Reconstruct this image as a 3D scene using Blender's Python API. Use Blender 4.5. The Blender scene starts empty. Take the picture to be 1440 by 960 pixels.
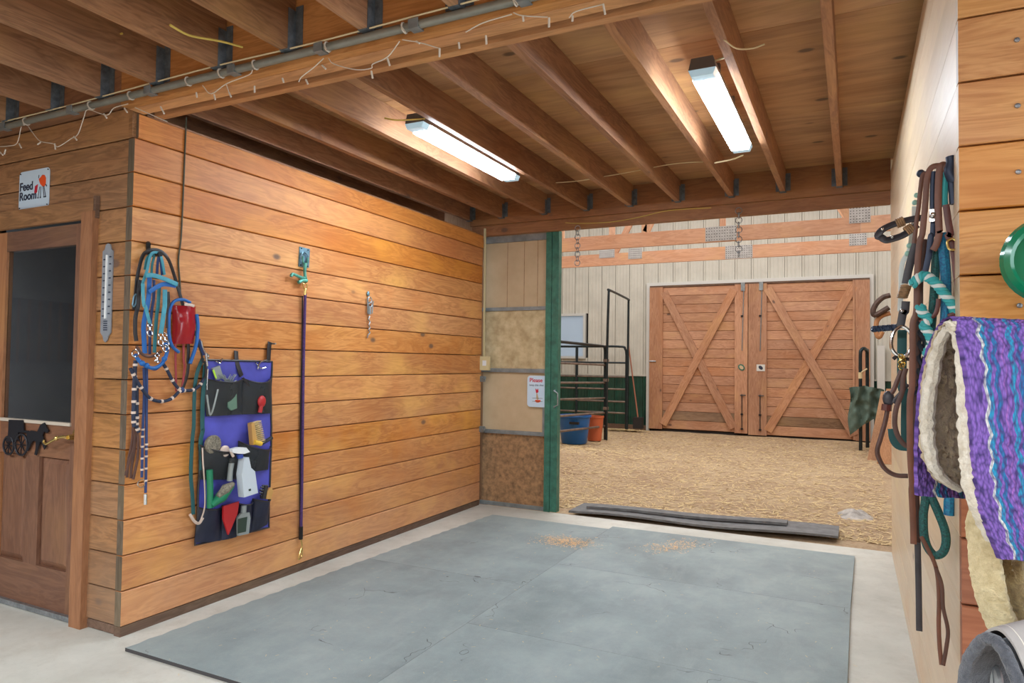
import bpy, bmesh, math, random
from math import sin, cos, pi, radians
from mathutils import Vector, Matrix, noise

# ------------------------------------------------------------------ camera, sky, lights, exposure
sc = bpy.context.scene
C = sc.collection
cam = bpy.data.cameras.new('camera'); camo = bpy.data.objects.new('camera', cam); C.objects.link(camo)
cam.sensor_width = 36.0; cam.lens = 967.4171 / 1440 * 36.0; cam.clip_start = 0.02; cam.clip_end = 200
yaw, pitch, roll = 0.4602, 0.0304, 0.0126
F = Vector((-sin(yaw)*cos(pitch), cos(yaw)*cos(pitch), sin(pitch)))
R_ = F.cross(Vector((0, 0, 1))).normalized(); U_ = R_.cross(F)
Rt = cos(roll)*R_ + sin(roll)*U_; Up = -sin(roll)*R_ + cos(roll)*U_
m = Matrix((Rt, Up, -F)).transposed().to_4x4(); m.translation = Vector((3.2155, -2.2106, 1.3697))
camo.matrix_world = m
sc.camera = camo
w = bpy.data.worlds.new('sky'); sc.world = w; w.use_nodes = True
wn = w.node_tree.nodes['Background']; wn.inputs[0].default_value = (.80, .90, 1.0, 1); wn.inputs[1].default_value = 1.6
sc.view_settings.view_transform = 'Standard'; sc.view_settings.look = 'None'
sc.view_settings.exposure = 0.56; sc.view_settings.gamma = 1.0; sc.view_settings.use_curve_mapping = False

def area(name, loc, size, power, col, rot=(0, 0, 0)):
    l = bpy.data.lights.new(name, 'AREA'); l.shape = 'RECTANGLE'; l.size, l.size_y = size; l.energy = power; l.color = col
    o = bpy.data.objects.new(name, l); C.objects.link(o); o.location = loc; o.rotation_euler = rot
    return o
area('barn_fill', (1.5, 7.3, 5.05), (9, 6.4), 400, (.97, .98, 1))  # added area lamp below the solid barn roof, brightens arena and trusses
area('aisle_lamp', (-1.2, -2.6, 2.60), (1.2, .25), 45, (.86, .94, 1))
area('aisle_lamp', (1.0, -3.2, 2.60), (2.4, .3), 105, (.86, .94, 1))
area('aisle_lamp', (3.4, -3.2, 2.60), (2.4, .3), 70, (.86, .94, 1))
area('aisle_daylight', (7.8, -2.1, 1.5), (3.8, 2.8), 110, (.84, .93, 1), (0, pi/2, 0))

# ------------------------------------------------------------------ materials
def lin(c):
    r = []
    for v in c[:3]:
        v = v/255.0
        r.append(v/12.92 if v <= .04045 else ((v+.055)/1.055)**2.4)
    return tuple(r) + (1,)
class NT:
    def __init__(s, name):
        s.m = bpy.data.materials.new(name); s.m.use_nodes = True; s.t = s.m.node_tree; s.n = s.t.nodes
        s.b = s.n['Principled BSDF']
    def add(s, typ, **k):
        n = s.n.new(typ)
        for a, v in k.items():
            if hasattr(n, a): setattr(n, a, v)
            else: n.inputs[a.replace('_', ' ')].default_value = v
        return n
    def link(s, a, b): s.t.links.new(a, b)
    def math(s, op, a, b=None, c=None, clamp=False):
        n = s.n.new('ShaderNodeMath'); n.operation = op; n.use_clamp = clamp
        for i, v in enumerate((a, b, c)):
            if v is None: continue
            if hasattr(v, 'links') or hasattr(v, 'is_linked'): s.link(v, n.inputs[i])
            else: n.inputs[i].default_value = v
        return n.outputs[0]
    def mix(s, f, a, b, typ='MIX'):
        n = s.n.new('ShaderNodeMix'); n.data_type = 'RGBA'; n.blend_type = typ
        for i, v in ((0, f), (6, a), (7, b)):
            if hasattr(v, 'is_linked'): s.link(v, n.inputs[i])
            else: n.inputs[i].default_value = v
        return n.outputs[2]
    def ramp(s, v, stops):
        n = s.n.new('ShaderNodeValToRGB'); e = n.color_ramp.elements
        e[0].position, e[0].color = stops[0]; e[1].position, e[1].color = stops[-1]
        for p, c in stops[1:-1]:
            x = e.new(p); x.color = c
        s.link(v, n.inputs[0]); return n.outputs[0]
    def noise(s, vec, scale, detail=3, rough=.55, dist=0):
        n = s.n.new('ShaderNodeTexNoise'); n.inputs['Scale'].default_value = scale; n.inputs['Detail'].default_value = detail
        n.inputs['Roughness'].default_value = rough; n.inputs['Distortion'].default_value = dist
        s.link(vec, n.inputs['Vector']); return n.outputs[0]
    def coord(s, scale=(1, 1, 1), rnd=0.0, kind='Object'):
        tc = s.n.new('ShaderNodeTexCoord'); v = tc.outputs[kind]
        mp = s.n.new('ShaderNodeMapping'); mp.inputs['Scale'].default_value = scale
        if rnd:
            oi = s.n.new('ShaderNodeObjectInfo')
            cb = s.n.new('ShaderNodeCombineXYZ')
            s.link(s.math('MULTIPLY', oi.outputs['Random'], rnd), cb.inputs[0])
            s.link(s.math('MULTIPLY', oi.outputs['Random'], rnd*1.7), cb.inputs[1])
            s.link(s.math('MULTIPLY', oi.outputs['Random'], rnd*2.3), cb.inputs[2])
            va = s.n.new('ShaderNodeVectorMath'); va.operation = 'ADD'
            s.link(v, va.inputs[0]); s.link(cb.outputs[0], va.inputs[1]); v = va.outputs[0]
        s.link(v, mp.inputs['Vector']); return mp.outputs[0]
    def bump(s, h, strength=.3, dist=.002):
        n = s.n.new('ShaderNodeBump'); n.inputs['Strength'].default_value = strength; n.inputs['Distance'].default_value = dist
        s.link(h, n.inputs['Height']); s.link(n.outputs[0], s.b.inputs['Normal'])
def wood(name, dark, light, axis, rings=11, knots=1.0, rough=.55, worn=None, var=.22, knotcol=(96, 74, 62), contrast=1.0, blotch=.35):
    """sawn softwood: grain runs along object axis (0,1,2)"""
    t = NT(name)
    def sc_(al, ac):
        v = [ac, ac, ac]; v[axis] = al; return tuple(v)
    v1 = t.coord(sc_(.14, 1.0), 31.0)
    warp = t.noise(t.coord(sc_(.25, 3.0), 31.0), 1.6, 2)
    n1 = t.noise(v1, rings, 4, .6, .7)
    rg = t.math('FRACT', t.math('ADD', t.math('MULTIPLY', n1, 7.0), t.math('MULTIPLY', warp, 2.0)))
    tri = t.math('ABSOLUTE', t.math('SUBTRACT', rg, .5))
    fib = t.noise(t.coord(sc_(3.0, 90.0), 31.0), 2.0, 3, .7)
    big = t.noise(t.coord(sc_(.6, 2.5), 31.0), 1.3, 3)
    f = t.math('ADD', t.math('MULTIPLY', tri, .62*contrast), t.math('MULTIPLY', fib, .42))
    f = t.math('ADD', f, t.math('MULTIPLY', t.math('SUBTRACT', big, .5), .9))
    mid = tuple((a+b)/2 for a, b in zip(dark, light))
    col = t.ramp(f, [(.08, lin(dark)), (.42, lin(mid)), (.85, lin(light))])
    bl = t.noise(t.coord(sc_(.9, 1.4), 31.0), 1.7, 3, .6)
    yel = tuple(min(255, c*k) for c, k in zip(light, (1.02, 1.04, .86))); org = tuple(c*k for c, k in zip(mid, (.96, .84, .66)))
    col = t.mix(t.math('MULTIPLY', t.ramp(bl, [(.52, (0, 0, 0, 1)), (.72, (1, 1, 1, 1))]), blotch), col, lin(yel))
    col = t.mix(t.math('MULTIPLY', t.ramp(bl, [(.3, (1, 1, 1, 1)), (.47, (0, 0, 0, 1))]), blotch), col, lin(org))
    # knots
    vo = t.n.new('ShaderNodeTexVoronoi'); vo.inputs['Scale'].default_value = 2.2
    t.link(t.coord(sc_(1.0, 1.7), 17.0), vo.inputs['Vector'])
    k = t.ramp(vo.outputs['Distance'], [(.06, (1, 1, 1, 1)), (.10, (0, 0, 0, 1))])
    sep = t.n.new('ShaderNodeSeparateColor'); t.link(vo.outputs['Color'], sep.inputs[0])
    sel = t.math('LESS_THAN', sep.outputs[0], .55*knots)
    k = t.math('MULTIPLY', k, sel)
    halo = t.math('MULTIPLY', t.math('MULTIPLY', t.ramp(vo.outputs['Distance'], [(.05, (1, 1, 1, 1)), (.2, (0, 0, 0, 1))]), sel), .35)
    col = t.mix(halo, col, lin(dark)); col = t.mix(t.math('MULTIPLY', k, .85), col, lin(knotcol))
    # board to board tone
    oi = t.n.new('ShaderNodeObjectInfo')
    hv = t.n.new('ShaderNodeHueSaturation')
    t.link(t.math('ADD', t.math('MULTIPLY', oi.outputs['Random'], var*1.6), 1-var*.8), hv.inputs['Value'])
    t.link(t.math('ADD', t.math('MULTIPLY', t.math('FRACT', t.math('MULTIPLY', oi.outputs['Random'], 7.3)), .10), .95), hv.inputs['Saturation'])
    t.link(col, hv.inputs['Color']); col = hv.outputs[0]
    if worn:   # dust and scuffs near the ground, by real height of the place
        g = t.n.new('ShaderNodeNewGeometry'); sx = t.n.new('ShaderNodeSeparateXYZ'); t.link(g.outputs['Position'], sx.inputs[0])
        wn_ = t.noise(g.outputs['Position'], 3.0, 5, .7)
        mk = t.math('MULTIPLY', t.math('SUBTRACT', worn[1], sx.outputs[2]), worn[2], clamp=False)
        mk = t.math('ADD', mk, t.math('SUBTRACT', wn_, .5)); mk = t.math('MULTIPLY', t.math('MINIMUM', t.math('MAXIMUM', mk, 0), 1), .75)
        col = t.mix(mk, col, lin(worn[0]))
    t.link(col, t.b.inputs['Base Color']); t.b.inputs['Roughness'].default_value = rough
    t.bump(f, .25, .002)
    return t.m
def plain(name, c, rough=.5, metal=0.0, nz=0.0, scale=20, emit=0, bump=0, c2=None, trans=0, alpha=1, detail=4):
    t = NT(name); b = t.b
    b.inputs['Roughness'].default_value = rough; b.inputs['Metallic'].default_value = metal
    if nz or c2:
        n = t.noise(t.coord((1, 1, 1), 5.0), scale, detail, .6)
        d = c2 if c2 else tuple(max(0, v*(1-nz)) for v in c)
        t.link(t.ramp(n, [(.3, lin(d)), (.7, lin(c))]), b.inputs['Base Color'])
        if bump: t.bump(n, bump, .004)
    else: b.inputs['Base Color'].default_value = lin(c)
    if emit: b.inputs['Emission Color'].default_value = lin(c); b.inputs['Emission Strength'].default_value = emit
    if trans: b.inputs['Transmission Weight'].default_value = trans
    if alpha < 1: b.inputs['Alpha'].default_value = alpha
    return t.m
M = {}
M['pine_y'] = wood('pine_siding_y', (172, 106, 54), (230, 168, 104), 1, knots=1.0, var=.08, blotch=.6, worn=((184, 142, 112), 1.0, .55))
M['pine_amber'] = wood('pine_amber_y', (174, 102, 44), (224, 150, 78), 1, knots=.8, var=.06, blotch=.5)
M['pine_y_r'] = wood('pine_pale_y', (210, 184, 152), (234, 212, 184), 1, rings=6, knots=.25, rough=.38, var=.08, contrast=.5, blotch=.3)
M['pine_x'] = wood('pine_feed_x', (116, 80, 48), (172, 124, 80), 0, var=.1, knots=.8, worn=((140, 118, 98), .8, .9), contrast=1.4)
M['pine_x_r'] = wood('pine_right_x', (178, 116, 60), (220, 164, 102), 0, knots=.25, rough=.42, var=.06, contrast=1.3)
M['pine_red'] = wood('pine_red_x', (140, 82, 56), (176, 114, 80), 0, knots=.1, rough=.42, var=.05)
M['pale_end'] = wood('pale_end', (186, 168, 142), (214, 198, 174), 2, knots=.2)
M['end_grain'] = wood('weathered_end_grain', (74, 62, 48), (122, 106, 88), 2, knots=0, rough=.8)
M['barn_x'] = wood('barn_board_x', (156, 108, 78), (206, 158, 124), 0, knots=.9, rough=.7, var=.1)
M['barn_z'] = wood('barn_board_z', (156, 108, 78), (204, 156, 122), 2, knots=.9, rough=.7, var=.16)
M['barn_grey'] = wood('barn_board_weathered', (110, 84, 62), (158, 128, 100), 0, knots=.6, rough=.8, var=.1)
M['joist'] = wood('joist_fir', (122, 82, 56), (182, 132, 94), 1, knots=.5, rough=.65, var=.2)
M['joist_aisle'] = wood('joist_fir_aisle', (122, 86, 60), (190, 142, 104), 1, knots=.4, rough=.65, var=.2)
M['beam_x'] = wood('beam_fir_x', (158, 106, 62), (214, 156, 102), 0, knots=.3, rough=.6, var=.12)
M['rim_x'] = wood('rim_fir_x', (122, 82, 54), (170, 120, 82), 0, knots=.7, rough=.6, var=.1)
M['chord_x'] = wood('chord_x', (188, 140, 110), (226, 182, 150), 0, knots=.7, rough=.6, var=.1)
M['ply'] = wood('plywood', (142, 98, 62), (214, 166, 118), 0, rings=3, knots=1.8, blotch=.3, knotcol=(84, 58, 38), rough=.55, var=.1, contrast=.7)
M['door_z'] = wood('door_fir_z', (98, 66, 50), (138, 98, 74), 2, knots=0, rough=.5, var=.08)
M['door_x'] = wood('door_fir_x', (98, 66, 50), (138, 98, 74), 0, knots=0, rough=.5, var=.08)
M['casing_z'] = wood('casing_z', (128, 82, 50), (170, 118, 78), 2, knots=.1, rough=.5, var=.05)
M['wood_dark'] = wood('dark_boards', (76, 72, 70), (120, 114, 108), 0, knots=0)
M['base_dark'] = wood('base_dark', (84, 62, 48), (128, 102, 84), 1, knots=0, rough=.8)
M['tan_board'] = wood('leaning_board', (150, 104, 68), (196, 148, 106), 2, knots=.3, rough=.7)
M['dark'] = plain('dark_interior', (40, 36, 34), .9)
M['steel'] = plain('galvanised_steel', (176, 182, 188), .38, .8, nz=.25, scale=30)
M['steel_dull'] = plain('dull_steel_channel', (150, 158, 160), .5, .5, nz=.2, scale=12)
M['hanger'] = plain('joist_hanger_steel', (116, 126, 134), .5, .3, nz=.3, scale=30)
M['chrome'] = plain('chrome', (205, 205, 205), .18, 1)
M['brass'] = plain('brass', (212, 184, 116), .25, .9)
M['black_iron'] = plain('black_iron', (30, 30, 33), .5, .3, nz=.3)
M['white_wire'] = plain('white_wire', (205, 195, 180), .5)
M['yellow_wire'] = plain('yellow_cable', (206, 180, 90), .5)
M['cream_wire'] = plain('cream_cable', (214, 198, 158), .5)
M['conduit'] = plain('grey_conduit', (142, 142, 132), .42, .3, nz=.15, scale=8)
M['white'] = plain('white_paint', (225, 228, 228), .4)
M['signblue'] = plain('sign_enamel', (196, 216, 232), .35)
M['siding'] = plain('cream_steel_siding', (206, 203, 190), .42, 0, nz=.07, scale=3)
M['siding_green'] = plain('green_steel_siding', (38, 82, 66), .45, 0, nz=.3, scale=4)
M['green_paint'] = plain('green_painted_steel', (64, 128, 110), .38, .1, nz=.3, scale=14)
M['trimwhite'] = plain('white_trim', (206, 206, 200), .4)
M['pipe'] = plain('dark_green_pipe', (44, 56, 60), .4, .4, nz=.3, scale=20)
M['piperust'] = plain('worn_pipe', (140, 122, 108), .55, .3, c2=(96, 84, 78), scale=8)
M['tub'] = plain('blue_plastic', (24, 98, 168), .35)
M['orange'] = plain('orange_plastic', (196, 98, 60), .5)
M['card'] = plain('cardboard', (200, 176, 142), .8, c2=(180, 156, 122), scale=3)
M['kraft'] = plain('kraft_insulation', (206, 186, 146), .75, c2=(168, 144, 104), scale=12, bump=.6)
M['osb'] = plain('osb', (176, 134, 92), .8, c2=(112, 86, 60), scale=26, detail=6)
M['tarp'] = plain('green_tarp', (88, 108, 96), .75, nz=.12, scale=30)
M['glass'] = plain('window_glass', (235, 240, 245), .03, trans=1)
M['cable_green'] = plain('green_cable', (66, 66, 48), .6)
M['outlet'] = plain('cream_plastic', (205, 190, 145), .45)
M['siding_tube'] = plain('cream_conduit', (186, 172, 130), .5)

def concrete():
    t = NT('concrete_floor'); g = t.coord((1, 1, 1), 0)
    n = t.noise(g, 1.3, 6, .65); n2 = t.noise(g, 60, 4, .7); n3 = t.noise(g, 9, 5, .7)
    c = t.ramp(n, [(.3, lin((170, 168, 158))), (.7, lin((206, 204, 194)))])
    c = t.mix(t.math('MULTIPLY', t.ramp(n2, [(.62, (0, 0, 0, 1)), (.72, (1, 1, 1, 1))]), .35), c, lin((110, 106, 98)))
    c = t.mix(t.math('MULTIPLY', t.ramp(n3, [(.5, (0, 0, 0, 1)), (.75, (1, 1, 1, 1))]), .3), c, lin((150, 140, 124)))
    t.link(c, t.b.inputs['Base Color']); t.b.inputs['Roughness'].default_value = .6; t.bump(n2, .2, .002); return t.m
def rubber():
    t = NT('worn_rubber_mat'); g = t.coord((1, 1, 1), 9.0)
    n = t.noise(g, 1.6, 7, .68); n2 = t.noise(g, 240, 3, .7); n3 = t.noise(t.coord((1, .35, 1), 9.0), 7, 5, .7, .6)
    c = t.ramp(n, [(.3, lin((110, 122, 124))), (.5, lin((129, 142, 143))), (.72, lin((148, 160, 159)))])
    c = t.mix(t.math('MULTIPLY', t.ramp(n3, [(.5, (0, 0, 0, 1)), (.8, (1, 1, 1, 1))]), .35), c, lin((166, 174, 172)))
    c = t.mix(t.math('MULTIPLY', t.ramp(n2, [(.55, (0, 0, 0, 1)), (.7, (1, 1, 1, 1))]), .25), c, lin((180, 178, 168)))
    # short cracks
    vo = t.n.new('ShaderNodeTexVoronoi'); vo.feature = 'DISTANCE_TO_EDGE'; vo.inputs['Scale'].default_value = 1.4
    wv = t.n.new('ShaderNodeVectorMath'); wv.operation = 'ADD'
    nn = t.n.new('ShaderNodeTexNoise'); nn.inputs['Scale'].default_value = 6; t.link(g, nn.inputs['Vector'])
    sc2 = t.n.new('ShaderNodeVectorMath'); sc2.operation = 'SCALE'; sc2.inputs['Scale'].default_value = .35
    t.link(nn.outputs['Color'], sc2.inputs[0]); t.link(g, wv.inputs[0]); t.link(sc2.outputs[0], wv.inputs[1]); t.link(wv.outputs[0], vo.inputs['Vector'])
    crack = t.math('MULTIPLY', t.math('LESS_THAN', vo.outputs['Distance'], .0035), t.ramp(t.noise(g, 2.7, 2), [(.56, (0, 0, 0, 1)), (.6, (1, 1, 1, 1))]))
    c = t.mix(t.math('MULTIPLY', crack, .8), c, lin((50, 52, 54)))
    t.link(c, t.b.inputs['Base Color']); t.b.inputs['Roughness'].default_value = .55; t.bump(n2, .3, .0015); return t.m
def dirt():
    t = NT('barn_dirt'); g = t.coord((1, 1, 1), 0)
    n = t.noise(g, 1.1, 6, .6); n2 = t.noise(g, 24, 6, .8); n3 = t.noise(g, 5, 6, .7)
    c = t.ramp(n, [(.3, lin((164, 134, 104))), (.7, lin((190, 164, 130)))])
    c = t.mix(t.math('MULTIPLY', t.ramp(n2, [(.45, (0, 0, 0, 1)), (.72, (1, 1, 1, 1))]), .45), c, lin((214, 198, 162)))
    c = t.mix(t.math('MULTIPLY', t.ramp(n2, [(.3, (1, 1, 1, 1)), (.45, (0, 0, 0, 1))]), .5), c, lin((112, 86, 64)))
    c = t.mix(t.math('MULTIPLY', t.ramp(n3, [(.55, (0, 0, 0, 1)), (.75, (1, 1, 1, 1))]), .3), c, lin((150, 118, 92)))
    t.link(c, t.b.inputs['Base Color']); t.b.inputs['Roughness'].default_value = .95; t.bump(n2, .9, .02); return t.m
M['concrete'] = concrete(); M['rubber'] = rubber(); M['dirt'] = dirt()
M['rubber_edge'] = plain('rubber_dark', (62, 60, 62), .6)
M['rubber_strip'] = plain('rubber_strip', (116, 116, 116), .6, nz=.3, scale=12)
M['shaving'] = plain('pine_shavings', (226, 190, 146), .8)
M['straw'] = plain('straw', (216, 190, 140), .8)

# ------------------------------------------------------------------ mesh helpers
def V(*a): return Vector(a)
def cr(pts, n=6, closed=False):
    """smooth curve through points"""
    P = [Vector(p) for p in pts]
    if len(P) < 3: return P
    out = []; N = len(P)
    rng = range(N) if closed else range(N-1)
    for i in rng:
        p1, p2 = P[i], P[(i+1) % N]
        p0 = P[i-1] if (i > 0 or closed) else p1*2-p2
        p3 = P[(i+2) % N] if (i+2 < N or closed) else p2*2-p1
        for k in range(n):
            t = k/n
            out.append(.5*((2*p1)+(-p0+p2)*t+(2*p0-5*p1+4*p2-p3)*t*t+(-p0+3*p1-3*p2+p3)*t**3))
    if not closed: out.append(P[-1])
    return out
class MB:
    def __init__(s): s.v = []; s.f = []; s.mi = []; s.cur = 0
    def _add(s, vs, fs):
        b = len(s.v); s.v += [Vector(v) for v in vs]
        for f in fs: s.f.append([b+i for i in f]); s.mi.append(s.cur)
        return s
    def mat(s, i): s.cur = i; return s
    def box(s, a, b, bev=0):
        (x0, y0, z0), (x1, y1, z1) = a, b
        return s._add([(x0, y0, z0), (x1, y0, z0), (x1, y1, z0), (x0, y1, z0), (x0, y0, z1), (x1, y0, z1), (x1, y1, z1), (x0, y1, z1)],
                      [(0, 3, 2, 1), (4, 5, 6, 7), (0, 1, 5, 4), (1, 2, 6, 5), (2, 3, 7, 6), (3, 0, 4, 7)])
    def bar(s, p, q, w, t, up=(0, 0, 1)):
        """rectangular bar from p to q, w across, t along 'up'"""
        p, q, up = Vector(p), Vector(q), Vector(up); d = (q-p).normalized(); a = d.cross(up).normalized(); u = a.cross(d)
        vs = [c+a*i*w/2+u*j*t/2 for c in (p, q) for i, j in ((-1, -1), (1, -1), (1, 1), (-1, 1))]
        return s._add(vs, [(0, 1, 2, 3), (7, 6, 5, 4), (0, 4, 5, 1), (1, 5, 6, 2), (2, 6, 7, 3), (3, 7, 4, 0)])
    def frames(s, P, nrm=None):
        out = []; N = len(P); prev = None
        for i in range(N):
            d = (P[min(i+1, N-1)]-P[max(i-1, 0)])
            d = d.normalized() if d.length > 1e-9 else V(0, 0, 1)
            if nrm is not None:
                a = d.cross(nrm)
                a = a.normalized() if a.length > 1e-5 else (prev or V(1, 0, 0))
                u = a.cross(d).normalized()
            else:
                if prev is None:
                    h = V(0, 0, 1) if abs(d.z) < .9 else V(1, 0, 0); a = d.cross(h).normalized()
                else:
                    a = (prev-d*prev.dot(d)); a = a.normalized() if a.length > 1e-6 else d.orthogonal().normalized()
                u = a.cross(d).normalized()
            prev = a; out.append((a, u))
        return out
    def tube(s, pts, r, n=8, closed=False, rf=None):
        P = [Vector(p) for p in pts]
        if closed: P = P+[P[0]]
        fr = s.frames(P); vs = []; fs = []
        for i, (p, (a, u)) in enumerate(zip(P, fr)):
            rr = rf(i/(len(P)-1)) if rf else r
            for k in range(n):
                th = 2*pi*k/n; vs.append(p+a*cos(th)*rr+u*sin(th)*rr)
        for i in range(len(P)-1):
            for k in range(n):
                fs.append((i*n+k, i*n+(k+1) % n, (i+1)*n+(k+1) % n, (i+1)*n+k))
        if not closed: fs.append(tuple(range(n))[::-1]); fs.append(tuple((len(P)-1)*n+k for k in range(n)))
        return s._add(vs, fs)
    def strap(s, pts, w, t, nrm=(1, 0, 0), wf=None):
        P = [Vector(p) for p in pts]; fr = s.frames(P, Vector(nrm)); vs = []; fs = []; N = len(P)
        for i, (p, (a, u)) in enumerate(zip(P, fr)):
            ww = w*(wf(i/(N-1)) if wf else 1)
            for x, y in ((-.5, -.32), (-.38, -.5), (.38, -.5), (.5, -.32), (.5, .32), (.38, .5), (-.38, .5), (-.5, .32)):
                vs.append(p+a*x*ww+u*y*t)
        for i in range(N-1):
            for k in range(8): fs.append((i*8+k, i*8+(k+1) % 8, (i+1)*8+(k+1) % 8, (i+1)*8+k))
        fs.append(tuple(range(8))[::-1]); fs.append(tuple((N-1)*8+k for k in range(8)))
        return s._add(vs, fs)
    def prism(s, poly, o, ax, ay, d):
        """polygon in plane (o; ax, ay), extruded by vector d"""
        o, ax, ay, d = Vector(o), Vector(ax), Vector(ay), Vector(d); n = len(poly)
        vs = [o+ax*x+ay*y for x, y in poly]; vs += [v+d for v in vs]
        return s._add(vs, [tuple(range(n))[::-1], tuple(range(n, 2*n))]+[(k, (k+1) % n, n+(k+1) % n, n+k) for k in range(n)])
    def prism3(s, pts, d):
        n = len(pts); vs = [Vector(p) for p in pts]; vs += [v+Vector(d) for v in vs]
        return s._add(vs, [tuple(range(n))[::-1], tuple(range(n, 2*n))]+[(k, (k+1) % n, n+(k+1) % n, n+k) for k in range(n)])
    def lathe(s, prof, o, axis=(0, 0, 1), n=20, sx=1, sy=1):
        """prof: list (radius, height along axis)"""
        o, z = Vector(o), Vector(axis).normalized(); a = z.orthogonal().normalized(); b = z.cross(a); vs = []; fs = []
        for r, h in prof:
            for k in range(n):
                th = 2*pi*k/n; vs.append(o+z*h+a*cos(th)*r*sx+b*sin(th)*r*sy)
        for i in range(len(prof)-1):
            for k in range(n): fs.append((i*n+k, i*n+(k+1) % n, (i+1)*n+(k+1) % n, (i+1)*n+k))
        fs.append(tuple(range(n))[::-1]); fs.append(tuple((len(prof)-1)*n+k for k in range(n)))
        return s._add(vs, fs)
    def ball(s, c, r, n=10, sc_=(1, 1, 1)):
        c = Vector(c); prof = [(max(sin(pi*i/n), .001)*r, -cos(pi*i/n)*r) for i in range(n+1)]
        b = len(s.v); s.lathe(prof, (0, 0, 0), n=n*2)
        for i in range(b, len(s.v)): v = s.v[i]; s.v[i] = V(v.x*sc_[0], v.y*sc_[1], v.z*sc_[2])+c
        return s
    def ring(s, c, nrm, R, r, n=20, m_=6, sx=1.0, up=None):
        c, nrm = Vector(c), Vector(nrm).normalized(); a = (Vector(up) if up else nrm.orthogonal()).normalized(); b = nrm.cross(a)
        return s.tube([c+a*cos(2*pi*i/n)*R*sx+b*sin(2*pi*i/n)*R for i in range(n)], r, m_, closed=True)
    def grid(s, nu, nv, fn):
        vs = [fn(i/nu, j/nv) for i in range(nu+1) for j in range(nv+1)]
        return s._add(vs, [(i*(nv+1)+j, (i+1)*(nv+1)+j, (i+1)*(nv+1)+j+1, i*(nv+1)+j+1) for i in range(nu) for j in range(nv)])
    def shell(s, nu, nv, fn, off):
        """grid surface given thickness by vector or function off"""
        b = len(s.v); s.grid(nu, nv, fn); n1 = len(s.v)
        o = off if callable(off) else (lambda u, v: Vector(off))
        vs = [s.v[b+i*(nv+1)+j]+o(i/nu, j/nv) for i in range(nu+1) for j in range(nv+1)]
        fs = [(i*(nv+1)+j+1, (i+1)*(nv+1)+j+1, (i+1)*(nv+1)+j, i*(nv+1)+j) for i in range(nu) for j in range(nv)]
        s._add(vs, fs); k = n1-b
        edge = [i*(nv+1) for i in range(nu+1)]+[nu*(nv+1)+j for j in range(1, nv+1)]+[i*(nv+1)+nv for i in range(nu-1, -1, -1)]+[j for j in range(nv-1, 0, -1)]
        for a, c in zip(edge, edge[1:]+edge[:1]):
            s.f.append([b+c, b+a, b+k+a, b+k+c]); s.mi.append(s.cur)
        return s
    def mesh(s, name, mats, org=V(0, 0, 0), smooth=False):
        me = bpy.data.meshes.new(name); me.from_pydata([tuple(v-org) for v in s.v], [], s.f)
        for mm in (mats if isinstance(mats, (list, tuple)) else [mats]): me.materials.append(M[mm] if isinstance(mm, str) else mm)
        me.polygons.foreach_set('material_index', s.mi)
        bm = bmesh.new(); bm.from_mesh(me); bmesh.ops.recalc_face_normals(bm, faces=bm.faces); bm.to_mesh(me); bm.free()
        if smooth:
            me.polygons.foreach_set('use_smooth', [True]*len(me.polygons))
            me.set_sharp_from_angle(angle=radians(40))
        me.update(); return me
WP = {}
def tag(o, label=None, cat=None, group=None, kind=None):
    if label: o['label'] = label
    if cat: o['category'] = cat
    if group: o['group'] = group
    if kind: o['kind'] = kind
    return o
def thing(name, loc, label=None, cat=None, group=None, kind=None, parent=None):
    o = bpy.data.objects.new(name, None); C.objects.link(o); o.empty_display_size = .05
    if parent: o.parent = parent; o.location = Vector(loc)-WP[parent.name]
    else: o.location = loc
    WP[o.name] = Vector(loc); return tag(o, label, cat, group, kind)
def put(mb, name, mat, parent=None, smooth=False, label=None, cat=None, group=None, kind=None, own=False):
    """link mesh; origin: parent's base, or the mesh's own bottom centre"""
    lo = [min(v[i] for v in mb.v) for i in range(3)]; hi = [max(v[i] for v in mb.v) for i in range(3)]
    bc = V((lo[0]+hi[0])/2, (lo[1]+hi[1])/2, lo[2])
    org = WP[parent.name] if (parent and not own) else bc
    o = bpy.data.objects.new(name, mb.mesh(name, mat, org, smooth)); C.objects.link(o)
    if parent: o.parent = parent; o.location = org-WP[parent.name]
    else: o.location = org
    WP[o.name] = org; return tag(o, label, cat, group, kind)
def inst(me, name, loc, parent=None, rot=None, scale=None, kind=None):
    o = bpy.data.objects.new(name, me); C.objects.link(o)
    if parent: o.parent = parent; o.location = Vector(loc)-WP[parent.name]
    else: o.location = loc
    if rot: o.rotation_euler = rot
    if scale: o.scale = scale
    WP[o.name] = Vector(loc)
    if kind: o['kind'] = kind
    return o
def board_mesh(L, H, T, axis, mats, bev=.004):
    """plank centred at origin bottom: L along axis(0/1), H high, T thick; soft long edges. front = -y for axis 0, +x for axis 1"""
    b = MB(); z0, z1 = .0027, H-.0027
    prof = [(0, z0), (T-bev, z0), (T, z0+bev), (T, z1-bev), (T-bev, z1), (0, z1)]
    if axis == 1:
        vs = [(x, yy, z) for yy in (0, L) for x, z in prof]
    else:
        vs = [(yy, -x, z) for yy in (0, L) for x, z in prof]
    n = 6
    b._add(vs, [(k, (k+1) % n, n+(k+1) % n, n+k) for k in range(n)])
    b.mat(1)._add(vs, [tuple(range(n))[::-1], tuple(range(n, 2*n))])
    return b.mesh('board', mats)
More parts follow.
